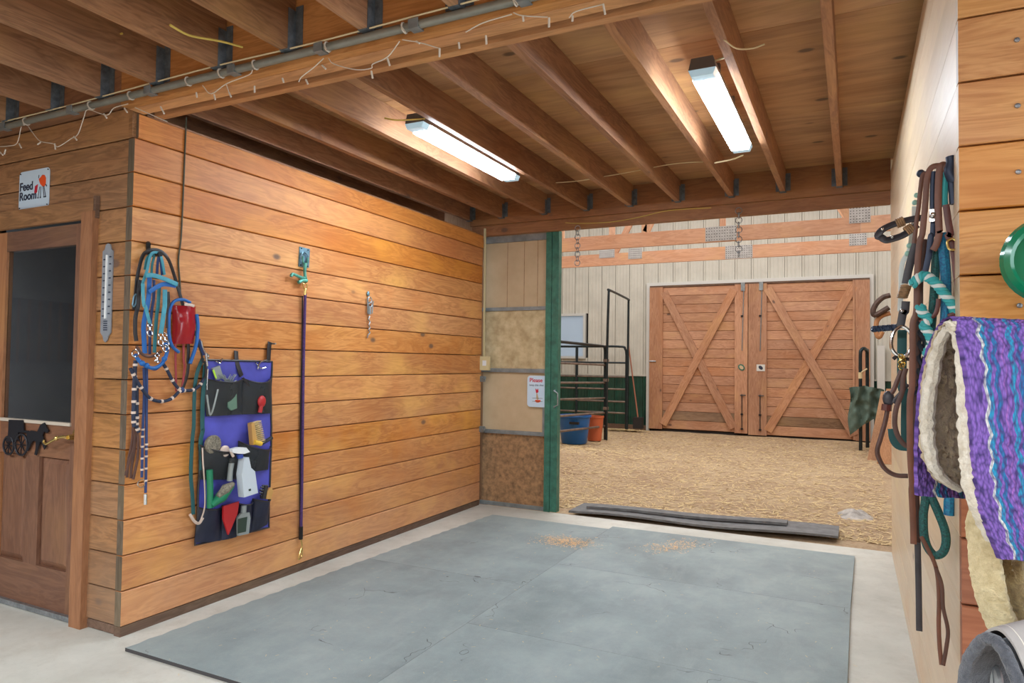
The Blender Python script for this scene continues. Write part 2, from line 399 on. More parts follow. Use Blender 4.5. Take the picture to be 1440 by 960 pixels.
def lettering(txt, size, loc, ux, uy, mat, parent, name='lettering', ext=.0006, bold=0, align='LEFT'):
    cu = bpy.data.curves.new('t', 'FONT'); cu.body = txt; cu.size = size; cu.extrude = ext; cu.offset = bold; cu.align_x = align
    to = bpy.data.objects.new('t', cu); C.objects.link(to)
    me = bpy.data.meshes.new_from_object(to.evaluated_get(bpy.context.evaluated_depsgraph_get()))
    bpy.data.objects.remove(to)
    ux, uy = Vector(ux).normalized(), Vector(uy).normalized(); uz = ux.cross(uy)
    me.transform(Matrix((ux, uy, uz)).transposed().to_4x4())
    me.materials.clear(); me.materials.append(M[mat])
    return inst(me, name, loc, parent)
rnd = random.Random(7)
S, Z0, W, L, TOP = .1731, .0481, 3.47, 3.612, 2.6

# ------------------------------------------------------------------ floor
fl = MB().box((-5, -4.3, -.15), (8, L+.04, 0)); put(fl, 'floor', 'concrete', kind='structure')
g = MB()
def dz(x, y):
    h = .02*noise.noise(V(x*.8, y*.8, 0))+.012*noise.noise(V(x*3, y*3, 1))
    e = min(1, max(0, (y-3.66)/.5)); far = min(1, max(0, (y-9)/2.5))
    mound = .16*math.exp(-((x+.6)**2/.9+(y-6.6)**2/1.6))
    return -.035+e*(h+.03)+mound+far*.03
g.grid(110, 70, lambda u, v: V(-6+15*u, L+.04+8.2*v, dz(-6+15*u, L+.04+8.2*v)))
put(g, 'ground', 'dirt', kind='structure', smooth=True)
# rubber mats with notched joints
def mat_piece(x0, x1, y0, y1, jl=None, jr=None, sl=(0, 0), sr=(0, 0)):
    """outline with interlocking teeth on the sides; sl/sr shift of side at near/far end"""
    def side(xa, xb, ya, yb, teeth, sgn):
        n = int(abs(yb-ya)/.06); pts = []
        for i in range(n+1):
            t = i/n; x = xa+(xb-xa)*t; y = ya+(yb-ya)*t
            d = 0
            if teeth and 0 < i < n: d = (.006 if i % 2 else -.006)*sgn
            pts.append((x+d, y))
        return pts
    p = side(x1+sr[0], x1+sr[1], y0, y1, jr, 1)+side(x0+sl[1], x0+sl[0], y1, y0, jl, 1)
    b = MB(); n = len(p)
    vs = [V(x, y, .001) for x, y in p]+[V(x, y, .017) for x, y in p]
    b._add(vs, [tuple(range(n, 2*n))]); b.mat(1)._add(vs, [tuple(range(n))[::-1]]+[(k, (k+1) % n, n+(k+1) % n, n+k) for k in range(n)])
    return b
mats = [((.17, 1.42, -.09, 1.62), 1, 0, (0, .07), (0, 0), 'grey rubber stall mat near the tack wall with notched left edge and bare front edge'),
        ((.24, 1.42, 1.621, 3.24), 1, 0, (0, .1), (0, 0), 'grey rubber stall mat in the far left corner by the metal-framed sliding door'),
        ((1.421, 3.19, -.09, .93), 0, 0, (0, 0), (0, 0), 'grey rubber stall mat nearest the camera along the right wall'),
        ((1.421, 3.19, .931, 2.13), 0, 0, (0, 0), (0, .01), 'grey rubber stall mat in the middle of the right-hand row'),
        ((1.421, 3.20, 2.131, 3.34), 0, 0, (0, 0), (0, .025), 'grey rubber stall mat nearest the dirt arena with wood shavings on it')]
for a, jl, jr, sl, sr, lab in mats:
    put(mat_piece(*a, jl, jr, sl, sr), 'rubber_mat', ['rubber', 'rubber_edge'], label=lab, cat='floor mat', group='interlocking rubber mats on the stall floor')

def flakes(name, centre, spread, n, size, z, mat, label=None, cat=None, sy=1, ang=0, thin=.25):
    b = MB(); r = random.Random(len(name)+int(centre[0]*100))
    for i in range(n):
        if spread: dx, dy = r.gauss(0, spread), r.gauss(0, spread*sy)
        x = centre[0]+dx*cos(ang)-dy*sin(ang); y = centre[1]+dx*sin(ang)+dy*cos(ang)
        zz = z+r.random()*.004; a = r.random()*pi; s_ = size*(.5+r.random())
        u = V(cos(a), sin(a), r.uniform(-.3, .3))*s_; v = V(-sin(a), cos(a), r.uniform(-.3, .3))*s_*thin; c = V(x, y, zz+size*.2)
        b._add([c-u-v, c+u-v, c+u+v, c-u+v], [(0, 1, 2, 3)])
    return put(b, name, mat, kind='stuff', label=label, cat=cat)
c1 = (1.265,2.689,0.02); c2 = (2.023,2.949,0.02)
flakes('wood_shavings', c1, .11, 900, .007, .018, 'shaving', 'pale scatter of wood shavings on the mat below the green door post', 'shavings', .7)
flakes('wood_shavings', c2, .07, 500, .007, .018, 'shaving', 'smaller pale streak of wood shavings on the mat, right of the round one', 'shavings', 2.2, -.5)
b = MB(); r = random.Random(3)
for i in range(300):
    x, y = r.uniform(.3, 3.3), r.uniform(-.6, 3.5); a = r.random()*pi; s_ = .003+r.random()*.008
    u = V(cos(a), sin(a), 0)*s_; v = V(-sin(a), cos(a), 0)*.0011; c = V(x, y, .0195 if (.2 < x < 3.18 and -.08 < y < 3.3) else .003)
    b._add([c-u-v, c+u-v, c+u+v, c-u+v], [(0, 1, 2, 3)])
put(b, 'straw_bits', 'straw', kind='stuff', label='scattered bits of straw and hay on the rubber mats', cat='straw')
b = MB()
for i in range(24000):
    y = 3.95+7.5*r.random()**1.5; x = r.uniform(-2.5, 3.55); a = r.random()*pi; s_ = .01+r.random()*.03
    z = dz(x, y)+.008
    u = V(cos(a), sin(a), r.uniform(-.2, .2))*s_; v = V(-sin(a), cos(a), r.uniform(-.5, .5))*.0028; c = V(x, y, z)
    b._add([c-u-v, c+u-v, c+u+v, c-u+v], [(0, 1, 2, 3)])
put(b, 'hay', 'straw', kind='stuff', label='loose hay strewn over the dirt of the barn arena', cat='hay')

# ------------------------------------------------------------------ left (tack) wall
wl = put(MB().box((-.12, .02, 0), (-.048, L-.02, 2.58)), 'wall_left', 'dark', kind='structure')
bm_l = board_mesh(L, S, .047, 1, ['pine_y', 'end_grain'])
bm_a = board_mesh(L, S, .047, 1, ['pine_amber', 'end_grain'])
for i in range(14): inst(bm_a if i in (12, 13) else bm_l, 'board', (-.047, rnd.uniform(-.0012, .0012), Z0+i*S), wl)
inst(board_mesh(L, TOP-Z0-14*S, .047, 1, ['pine_amber', 'end_grain']), 'board', (-.047, .02, Z0+14*S), wl)
put(MB().box((-.05, .001, 0), (-.003, L, Z0)), 'baseboard_left', ['base_dark'], kind='structure')
put(MB().box((-.047, -.001, Z0+14*S+.004), (-.02, .022, TOP+.02)), 'corner_block', 'pine_x', wl, own=True)
# ledger and joist above the wall
put(MB().box((-.12, .10, 2.582), (-.05, L-.05, 2.625)).box((-.45, .10, 2.70), (-.41, L-.05, 2.93)), 'trim_1', 'joist', kind='structure')

# ------------------------------------------------------------------ feed room wall and door
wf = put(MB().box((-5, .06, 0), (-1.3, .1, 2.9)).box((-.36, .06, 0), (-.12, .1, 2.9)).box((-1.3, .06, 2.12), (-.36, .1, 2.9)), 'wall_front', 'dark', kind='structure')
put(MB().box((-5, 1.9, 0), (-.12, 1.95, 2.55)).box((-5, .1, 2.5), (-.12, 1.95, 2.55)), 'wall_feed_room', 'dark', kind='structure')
bm_r = board_mesh(.27-.048, S, .05, 0, ['pine_x', 'pine_x']); bm_f = board_mesh(3.8, S, .05, 0, ['pine_x', 'pine_x'])
for i in range(12): inst(bm_r, 'board', (-.27, .05+rnd.uniform(0, .003), Z0+i*S), wf)
inst(board_mesh(.27-.048, Z0, .048, 0, ['base_dark', 'base_dark']), 'board', (-.27, .052, 0), wf)
for i in range(12, 14): inst(bm_f, 'board', (-3.847, .05+rnd.uniform(0, .003), Z0+i*S), wf)
inst(board_mesh(3.8, TOP+.03-Z0-14*S, .05, 0, ['pine_x', 'pine_x']), 'board', (-3.847, .05, Z0+14*S), wf)
put(MB().box((-1.6, -.022, 2.085), (-.283, .0, 2.185)), 'head_casing', 'pine_x', wf, own=True)
put(MB().box((-.283, -.02, 2.085), (-.262, .0, 2.20)), 'casing_block', 'base_dark', wf, own=True)
put(MB().box((-.362, -.032, 0), (-.268, .04, 2.12)), 'side_casing', 'casing_z', wf, own=True)
put(MB().box((-1.32, -.032, 0), (-1.22, .04, 2.085)), 'side_casing', 'casing_z', wf, own=True)
for i in range(12): inst(bm_f, 'board', (-5.12, .05, Z0+i*S), wf)

d1 = thing('door_1', (-.8, .02, 0), kind='structure')
YD = .012
put(MB().box((-.47, YD, .02), (-.366, YD+.04, 2.075)), 'stile', 'door_z', d1, own=True)
put(MB().box((-1.22, YD, .02), (-1.115, YD+.04, 2.075)), 'stile', 'casing_z', d1, own=True)
put(MB().box((-1.115, YD, 1.965), (-.47, YD+.04, 2.075)), 'rail', 'door_x', d1, own=True)
put(MB().box((-1.115, YD, .83), (-.47, YD+.04, 1.01)), 'rail', 'door_x', d1, own=True)
put(MB().box((-1.115, YD, .02), (-.47, YD+.04, .245)), 'rail', 'door_x', d1, own=True)
put(MB().box((-.86, YD, .245), (-.735, YD+.04, .83)), 'mullion', 'door_z', d1, own=True)
def raised(x0, x1, z0, z1):
    b = MB(); m_ = .035; y0, y1 = YD+.022, YD+.006
    vs = [(x0, y0, z0), (x1, y0, z0), (x1, y0, z1), (x0, y0, z1), (x0+m_, y1, z0+m_), (x1-m_, y1, z0+m_), (x1-m_, y1, z1-m_), (x0+m_, y1, z1-m_)]
    b._add(vs, [(4, 5, 6, 7), (0, 1, 5, 4), (1, 2, 6, 5), (2, 3, 7, 6), (3, 0, 4, 7)]); return b
put(raised(-1.115, -.86, .245, .83), 'raised_panel', 'door_z', d1, own=True)
put(raised(-.735, -.47, .245, .83), 'raised_panel', 'door_z', d1, own=True)
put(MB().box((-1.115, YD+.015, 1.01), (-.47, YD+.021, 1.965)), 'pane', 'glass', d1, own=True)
M['bead'] = plain('glazing_bead', (188, 176, 160), .5)
put(MB().box((-1.125, YD-.008, 1.005), (-.462, YD+.012, 1.022)), 'glazing_bead', 'bead', d1, own=True)
put(MB().box((-1.22, YD-.02, .004), (-.366, YD+.01, .03)), 'door_sweep', 'steel', d1, own=True)
h = put(MB().lathe([(.034, 0), (.034, .006), (.026, .012), (.014, .018), (.012, .05)], (-.405, YD, .955), (0, -1, 0), 20, 1, 1.25), 'door_handle', 'brass', d1, smooth=True)
lv = cr([V(-.405, -.04, .955), V(-.44, -.045, .957), V(-.48, -.045, .948), V(-.53, -.045, .930), V(-.575, -.045, .912), V(-.60, -.045, .918), V(-.598, -.045, .932)], 5)
put(MB().tube(lv, .007, 8, rf=lambda t: .009-.004*t).ball((-.49, -.045, .947), .013, 6), 'lever', 'brass', h, smooth=True)
# cut-out horse and buggy on the door
M['cutout'] = plain('black_cutout', (34, 34, 40), .45, .3)
hb = thing('buggy_silhouette', (-.85, YD-.006, .85), 'black metal cutout of a horse pulling a covered buggy on the brown door', 'decoration')
Yh = -.004
def poly(ptspx, name, mat, parent, d=(0, .005, 0), ax='y', v=-.004):
    return put(MB().prism3(ptspx, d), name, mat, parent, own=False)
poly([(-1.009,-0.004,1.015),(-0.879,-0.004,1.019),(-0.867,-0.004,0.975),(-0.862,-0.004,0.959),(-0.916,-0.004,0.956),(-0.917,-0.004,0.909),(-0.981,-0.004,0.894),(-1.03,-0.004,0.895),(-1.011,-0.004,0.927)], 'buggy_body', 'cutout', hb)
put(MB().bar((-0.881,-0.001,1.017), (-0.868,-0.001,0.959), .012, .005, (0, 1, 0)), 'buggy_post', 'cutout', hb)
put(MB().bar((-0.929,-0.001,0.955), (-0.821,-0.001,0.958), .012, .005, (0, 1, 0)), 'shaft', 'cutout', hb)
for cc, rr in (((-1.006,-0.001,0.872), .05), ((-0.884,-0.001,0.884), .058)):
    c = V(*cc); b = MB().ring(c, (0, 1, 0), rr, .006, 20, 6)
    for k in range(4):
        a = k*pi/4; b.bar(c+V(cos(a), 0, sin(a))*rr, c-V(cos(a), 0, sin(a))*rr, .005, .004, (0, 1, 0))
    put(b, 'wheel', 'cutout', hb)
poly([(-0.829,-0.004,0.957),(-0.79,-0.004,0.967),(-0.737,-0.004,0.963),(-0.713,-0.004,0.998),(-0.688,-0.004,1.011),(-0.675,-0.004,1.015),(-0.658,-0.004,0.994),(-0.634,-0.004,0.972),(-0.646,-0.004,0.962),(-0.679,-0.004,0.966),(-0.687,-0.004,0.946),(-0.676,-0.004,0.924),(-0.655,-0.004,0.887),(-0.667,-0.004,0.872),(-0.695,-0.004,0.908),(-0.708,-0.004,0.911),(-0.725,-0.004,0.871),(-0.736,-0.004,0.836),(-0.756,-0.004,0.839),(-0.745,-0.004,0.874),(-0.747,-0.004,0.912),(-0.773,-0.004,0.911),(-0.792,-0.004,0.894),(-0.816,-0.004,0.854),(-0.829,-0.004,0.853),(-0.812,-0.004,0.9),(-0.834,-0.004,0.93)], 'horse', 'cutout', hb)

# feed room sign
fs = thing('feed_room_sign', (-.845, -.004, 2.186), 'white rounded metal sign reading Feed Room above the brown door', 'sign')
fs.rotation_euler = (0, 0, 0)
def rrect(x0, x1, z0, z1, r, n=4):
    p = []
    for cx_, cz_, a0 in ((x1-r, z0+r, -pi/2), (x1-r, z1-r, 0), (x0+r, z1-r, pi/2), (x0+r, z0+r, pi)):
        for k in range(n+1): a = a0+pi/2*k/n; p.append((cx_+r*cos(a), cz_+r*sin(a)))
    return p
put(MB().prism(rrect(-.985, -.702, 2.186, 2.402, .022), (0, -.003, 0), (1, 0, 0), (0, 0, 1), (0, .003, 0)), 'plate', 'signblue', fs)
M['ink'] = plain('dark_ink', (34, 44, 66), .5); M['ink_o'] = plain('orange_ink', (230, 84, 30), .5); M['ink_r'] = plain('red_ink', (190, 26, 50), .5)
for tx, z_ in (('Feed', 2.294), ('Room', 2.240)):
    lettering(tx, .066, (-.978, -.0045, z_), (1, 0, 0), (0, 0, 1), 'ink', fs, bold=.0012)
def sgn(pts, nm, mt, parent=fs, y=-.0042, oz=0): return put(MB().prism([(x, z) for x, z in pts], (0, y, 0), (1, 0, 0), (0, 0, 1), (0, .0012, 0)), nm, mt, parent)
sgn([(-.800, 2.345), (-.785, 2.352), (-.765, 2.366), (-.745, 2.362), (-.733, 2.345), (-.733, 2.318), (-.742, 2.300), (-.762, 2.300), (-.785, 2.318)], 'horse_picture', 'ink_o')
sgn([(-.832, 2.310), (-.806, 2.318), (-.812, 2.275), (-.826, 2.266), (-.838, 2.275)], 'bucket_picture', 'ink_r')
b = MB()
for x0, x1 in ((-.787, -.80), (-.776, -.778), (-.757, -.744), (-.748, -.73)):
    b.bar((x0, -.0045, 2.302), (x1, -.0045, 2.246), .003, .001, (0, 1, 0)); b.ball((x1, -.0045, 2.242), .006, 5, (1, .2, .8))
b.bar((-.80, -.0045, 2.35), (-.797, -.0045, 2.368), .004, .001, (0, 1, 0)); b.bar((-.733, -.0045, 2.31), (-.722, -.0045, 2.298), .007, .001, (0, 1, 0))
put(b, 'legs_picture', 'ink', fs, kind='stuff')
put(MB().ball((-.972, -.0045, 2.39), .004, 4).ball((-.714, -.0045, 2.39), .004, 4).ball((-.972, -.0045, 2.198), .004, 4).ball((-.714, -.0045, 2.198), .004, 4), 'nail', 'black_iron', fs, kind='stuff')
# thermometer
M['alu'] = plain('brushed_alu', (158, 164, 172), .4, .35, nz=.12)
th = thing('thermometer', (-.185, -.004, 1.46), 'long narrow silver metal thermometer on the boards right of the door', 'thermometer')
zt, zb_ = (-0.179,-0.004,1.949)[2], (-0.172,-0.004,1.446)[2]
xa, xb = -.218, -.136
pl = [(xa, zb_+.05), (xa+.02, zb_+.03), (xa+.028, zb_+.008), (xa+.041, zb_), (xb-.028, zb_+.008), (xb-.02, zb_+.03), (xb, zb_+.05), (xb, zt-.04), (xb-.016, zt-.03), (xb-.024, zt-.006), (xa+.041, zt), (xa+.024, zt-.006), (xa+.016, zt-.03), (xa, zt-.04)]
put(MB().prism(pl, (0, -.006, 0), (1, 0, 0), (0, 0, 1), (0, .006, 0)), 'backplate', 'alu', th)
put(MB().box((-.183, -.012, zb_+.12), (-.173, -.006, zt-.06)), 'glass_tube', 'white', th)
b = MB()
for k in range(9):
    z = zb_+.13+k*.036; b.box((-.208, -.0075, z), (-.192, -.006, z+.006)).box((-.162, -.0075, z+.012), (-.146, -.006, z+.018))
for k in range(5): z = zb_+.06+k*.011; b.box((-.193, -.0075, z), (-.163, -.006, z+.005))
put(b, 'scale_mark', 'ink', th, kind='stuff')

# ------------------------------------------------------------------ right wall (pale face inside stall, front face to the aisle)
wr = put(MB().box((W+.03, -.01, 0), (W+.12, L+.02, 2.93)).box((W+.03, -.01, 0), (7.9, .05, 2.93)), 'wall_right', 'dark', kind='structure')
bm_w = MB(); H = S-.001
for sgn_ in (0,):
    bm_w.box((0, 0, .0007), (.03, L+.02, H))
wm = bm_w.mesh('board', ['pine_y_r'])
for i in range(-1, 17):
    z = .0575+i*S
    if i == -1: inst(MB().box((0, 0, 0), (.03, L+.02, .0565)).mesh('board', ['pine_y_r']), 'board', (W, -.0095, 0), wr)
    else: inst(wm, 'board', (W+rnd.uniform(0, .0012), -.0095, z), wr) if z+S < 2.93 else None
bfr = board_mesh(4.3, S, .04, 0, ['pine_red', 'pine_red'], .003)
bf = board_mesh(4.3, S, .04, 0, ['pine_x_r', 'pale_end'], .003)
for i in range(16): inst(bfr if i < 6 else bf, 'board', (W+.0005, -.010+rnd.uniform(0, .002), .0575+i*S), wr)
inst(board_mesh(4.3, .0565, .04, 0, ['pine_red', 'pine_red'], .003), 'board', (W+.0005, -.010, 0), wr)
sm = MB().lathe([(.007, 0), (.006, .003), (.002, .004)], (0, 0, 0), (0, -1, 0), 10).mesh('screw', ['steel'])
for i in range(16):
    for xx in (3.60, 4.0):
        inst(sm, 'screw', (xx, -.05, .0575+(i+.52)*S), wr)

# ------------------------------------------------------------------ ceiling: plywood, joists, header, far beam
ce = put(MB().box((-.6, -.04, 2.945), (W+.1, 3.66, 2.97)), 'ceiling', 'dark', kind='structure')
for y0, y1 in ((.14, 1.10), (1.103, 2.32), (2.323, 3.565)):
    put(MB().box((-.55, y0, 2.922), (1.78, y1, 2.94)), 'plywood_sheet', 'ply', ce, own=True)
    put(MB().box((1.783, y0, 2.922), (W+.06, y1, 2.94)), 'plywood_sheet', 'ply', ce, own=True)
jm = MB().box((-.02, .14, 0), (.02, 3.565, .186)).mesh('joist', ['joist'])
JX = [-.115, .235, .675, 1.085, 1.49, 1.90, 2.335, 2.725, 3.127]
hm = MB()
hm.box((-.055, -.06, .012), (-.0225, 0, .15)).box((.0225, -.06, .012), (.055, 0, .15)); 
hm_f = MB().box((-.055, -.004, .012), (-.0215, .0, .15)).box((.0215, -.004, .012), (.055, .0, .15)).box((-.0235, -.05, -.002), (-.0205, 0, .13)).box((.0205, -.05, -.002), (.0235, 0, .13)).box((-.0235, -.05, -.003), (.0235, 0, .0)).mesh('joist_hanger', ['hanger'])
for x in JX:
    j = inst(jm, 'joist', (x, 0, 2.735), ce); inst(hm_f, 'joist_hanger', (x, 3.565, 2.735), j)
put(MB().box((-.12, 3.566, 2.686), (W, 3.604, 2.922)), 'rim_joist', 'rim_x', ce, own=True)
put(MB().box((-.12, 3.606, 2.59), (W, 3.665, 2.93)), 'far_beam', 'rim_x', ce, own=True)
# header: two front plies, gap, rear ply
hd = thing('trim_2', (1.7, 0, 2.6), kind='structure')
for a, b_, z_ in ((-.078, -.034, 2.602), (-.032, .046, 2.60), (.096, .136, 2.60)):
    put(MB().box((.01 if a > 0 else -.0, a, z_), (W-.001, b_, 2.93)), 'header_ply', 'beam_x', hd, own=True)
put(MB().box((.01, .046, 2.86), (W-.001, .096, 2.93)), 'gap_shade', 'dark', hd, own=True)  # dark-coloured filler painting the shade up inside the header gap
put(MB().box((-3.9, -.078, 2.635), (-.001, .05, 2.93)), 'trim_3', 'rim_x', kind='structure')
# aisle ceiling
ca = put(MB().box((-5, -4.3, 2.895), (7.9, -.08, 2.93)), 'ceiling_aisle', 'ply', kind='structure')
ja = MB().box((-.02, -4.2, 0), (.02, -.083, .24)).mesh('joist', ['joist_aisle'])
ha = MB().box((-.06, -.003, .01), (-.0215, .0, .19)).box((.0215, -.003, .01), (.06, .0, .19)).box((-.0235, -.045, -.002), (-.0205, 0, .17)).box((.0205, -.045, -.002), (.0235, 0, .17)).box((-.0235, -.045, -.003), (.0235, 0, .0)).mesh('joist_hanger', ['hanger'])
for k in range(-9, 17):
    x = .296+k*.408
    j = inst(ja, 'joist', (x, 0, 2.652), ca); inst(ha, 'joist_hanger', (x, -.079, 2.652), j)
# wall behind the camera, with grille
wb = put(MB().box((-5, -4.35, 0), (7.9, -4.3, 1.25)).box((-5, -4.35, 2.1), (7.9, -4.3, 2.9)).box((-5, -4.35, 1.25), (-3.2, -4.3, 2.1)).box((-1.4, -4.35, 1.25), (7.9, -4.3, 2.1)), 'wall_back', 'pine_x', kind='structure')
for k in range(17): put(MB().tube([(-3.15+k*.105, -4.32, 1.25), (-3.15+k*.105, -4.32, 2.1)], .01, 6), 'grille_bar', 'steel', wb, own=True)

# left end of the aisle: tack room front seen only in the door glass
wd = put(MB().box((-5.05, -4.3, 0), (-4.95, .1, 1.3)).box((-5.05, -4.3, 2.0), (-4.95, .1, 2.93)).box((-5.05, -4.3, 1.3), (-4.95, -2.9, 2.0)).box((-5.05, -1.7, 1.3), (-4.95, .1, 2.0)).box((-5.6, -4.3, 0), (-5.5, .1, 2.93)), 'wall_aisle_left', 'wood_dark', kind='structure')
for k in range(11): put(MB().tube([(-4.98, -2.85+k*.11, 1.3), (-4.98, -2.85+k*.11, 2.0)], .012, 6), 'grille_bar', 'casing_z', wd, own=True)
# ------------------------------------------------------------------ lights
M['lens'] = plain('lit_lens', (228, 242, 255), .3, emit=50)
M['lens_end'] = plain('clear_lens_end', (170, 200, 215), .2, emit=.35)
M['housing'] = plain('grey_housing', (96, 88, 84), .6)
def fixture(x, y0, y1, zb, label):
    f = thing('ceiling_light', (x, (y0+y1)/2, zb), label, 'light', 'fluorescent fixtures between the stall joists')
    hw = .062
    def sec(w0, w1, z0, z1, ya, yb):
        b = MB(); b._add([(x-w0, ya, z0), (x+w0, ya, z0), (x+w1, ya, z1), (x-w1, ya, z1), (x-w0, yb, z0), (x+w0, yb, z0), (x+w1, yb, z1), (x-w1, yb, z1)],
                         [(0, 1, 2, 3), (4, 5, 6, 7), (0, 1, 5, 4), (1, 2, 6, 5), (2, 3, 7, 6), (3, 0, 4, 7)]); return b
    put(sec(hw, hw*.8, zb+.035, zb+.09, y0, y1), 'housing', 'housing', f)
    put(sec(hw*.82, hw, zb, zb+.035, y0+.07, y1-.07), 'diffuser', 'lens', f)
    put(sec(hw*.8, hw*1.02, zb+.004, zb+.036, y0, y0+.07), 'end_cap', 'lens_end', f)
    put(sec(hw*.8, hw*1.02, zb+.004, zb+.036, y1-.07, y1), 'end_cap', 'lens_end', f)
    put(MB().box((x-.012, y0+.4, zb+.09), (x+.012, y0+.43, 2.922)).box((x-.012, y1-.4, zb+.09), (x+.012, y1-.37, 2.922)), 'bracket', 'housing', f, kind='stuff')
    return f
fixture(.965, 1.03, 2.3, 2.70, 'glowing white fluorescent tube light on the ceiling nearer the tack wall')
fixture(2.594, .98, 2.26, 2.70, 'glowing white fluorescent tube light on the ceiling nearer the right wall')

# conduit along the header
cdn = thing('conduit', (1, -.10, 2.63), 'grey metal conduit pipe running along the front of the header beam', 'conduit')
put(MB().tube([(-3.9, -.10, 2.628), (W-.01, -.10, 2.628)], .0165, 12), 'pipe', 'conduit', cdn, smooth=True)
for x in (-.95, -.35, .25, .8, 1.29, 1.75, 2.2, 2.8):
    put(MB().box((x-.022, -.119, 2.61), (x+.022, -.078, 2.614)).box((x-.022, -.120, 2.611), (x+.022, -.117, 2.646)), 'strap', 'steel_dull', cdn)
put(MB().tube(cr([(-1.3, -.112, 2.652), (-.4, -.112, 2.65), (.1, -.112, 2.655), (.7, -.112, 2.66), (1.3, -.112, 2.652), (2.0, -.112, 2.658), (3.4, -.112, 2.655)], 6), .0035, 6), 'thin_cable', 'cream_wire', label='thin cream cable lying along the top of the grey conduit', cat='cable')
#@@DETAILS@@

# ================================================================== beyond the stall: dirt arena and barn wall
D = 11.7
# ribbed cream siding: one mesh profile per 0.3 m panel, shared
def siding_mesh(h, mat, n=1, wd=.2975):
    b = MB(); P = []
    prof = [(0, 0), (.012, -.02), (.036, -.02), (.048, 0), (.095, 0), (.103, -.005), (.115, -.005), (.123, 0), (.168, 0), (.176, -.005), (.188, -.005), (.196, 0), (.24, 0), (.248, -.005), (.26, -.005), (.268, 0), (wd, 0)]
    vs = []
    for x, y in prof: vs += [(x, y, 0), (x, y, h)]
    b._add(vs, [(2*i, 2*i+2, 2*i+3, 2*i+1) for i in range(len(prof)-1)])
    return b.mesh('siding_panel', [mat])
wfar = put(MB().box((-6, D+.03, -.2), (-2.95, D+.06, 5.3)).box((-1.93, D+.03, -.2), (9, D+.06, 5.3)).box((-2.95, D+.03, -.2), (-1.93, D+.06, 1.49)).box((-2.95, D+.03, 2.42), (-1.93, D+.06, 5.3)), 'wall_far', 'dark', kind='structure')
s_up = siding_mesh(4.1, 'siding'); s_top = siding_mesh(2.3, 'siding'); s_lo = siding_mesh(1.2, 'siding_green')
s_w1 = siding_mesh(.35, 'siding'); s_w2 = siding_mesh(2.85, 'siding')
ox = -.655   # rib phase
for k in range(-17, 27):
    x = ox+k*.302
    if x > 8.6: break
    over_door = -.45 < x+.15 < 3.3
    over_win = -3.1 < x+.15 < -1.85
    if over_door: inst(s_top, 'siding_panel', (x, D, 3.0), wfar)
    elif over_win: inst(s_w1, 'siding_panel', (x, D, 1.14), wfar); inst(s_w2, 'siding_panel', (x, D, 2.44), wfar)
    else: inst(s_up, 'siding_panel', (x, D, 1.14), wfar)
    if not over_door: inst(s_lo, 'siding_panel', (x, D-.004, -.06), wfar)
put(MB().box((-6, D-.03, 1.12), (-.56, D, 1.15)).box((3.55, D-.03, 1.12), (9, D, 1.15)), 'trim_4', 'siding', kind='structure')
put(MB().box((-1.5, D-.05, -.1), (-.56, D-.02, .12)), 'baseboard_far', 'base_dark', kind='structure')
# side walls, roof
for nm, x in (('wall_arena_left', -6.0), ('wall_arena_right', 9.0)):
    put(MB().box((x-.05, L+.04, -.2), (x+.05, D, 5.3)), nm, 'siding', kind='structure')
put(MB().box((-6, L+.04, 5.2), (9, D+.1, 5.3)), 'ceiling_arena', 'siding', kind='structure')
put(MB().box((-6, 3.67, 2.95), (9, 3.72, 5.2)).box((W+.13, 3.67, -.1), (9, 3.72, 2.95)).box((-6, 3.75, -.1), (.0, 3.80, 2.95)), 'wall_loft', 'tan_board', kind='structure')
# window
w1 = thing('window_1', (-2.44, D, 1.5), kind='structure')
b = MB()
for a, c in (((-2.97, D-.05, 1.47), (-2.92, D+.05, 2.44)), ((-1.96, D-.05, 1.47), (-1.91, D+.05, 2.44)), ((-2.92, D-.05, 2.39), (-1.96, D+.05, 2.44)), ((-2.92, D-.05, 1.47), (-1.96, D+.05, 1.52))):
    put(MB().box(a, c), 'window_frame', 'trimwhite', w1, own=True)
put(MB().box((-2.92, D, 1.52), (-1.96, D+.006, 2.39)), 'pane', plain('hazy_glass', (176, 186, 194), .5, trans=.5), w1, own=True)
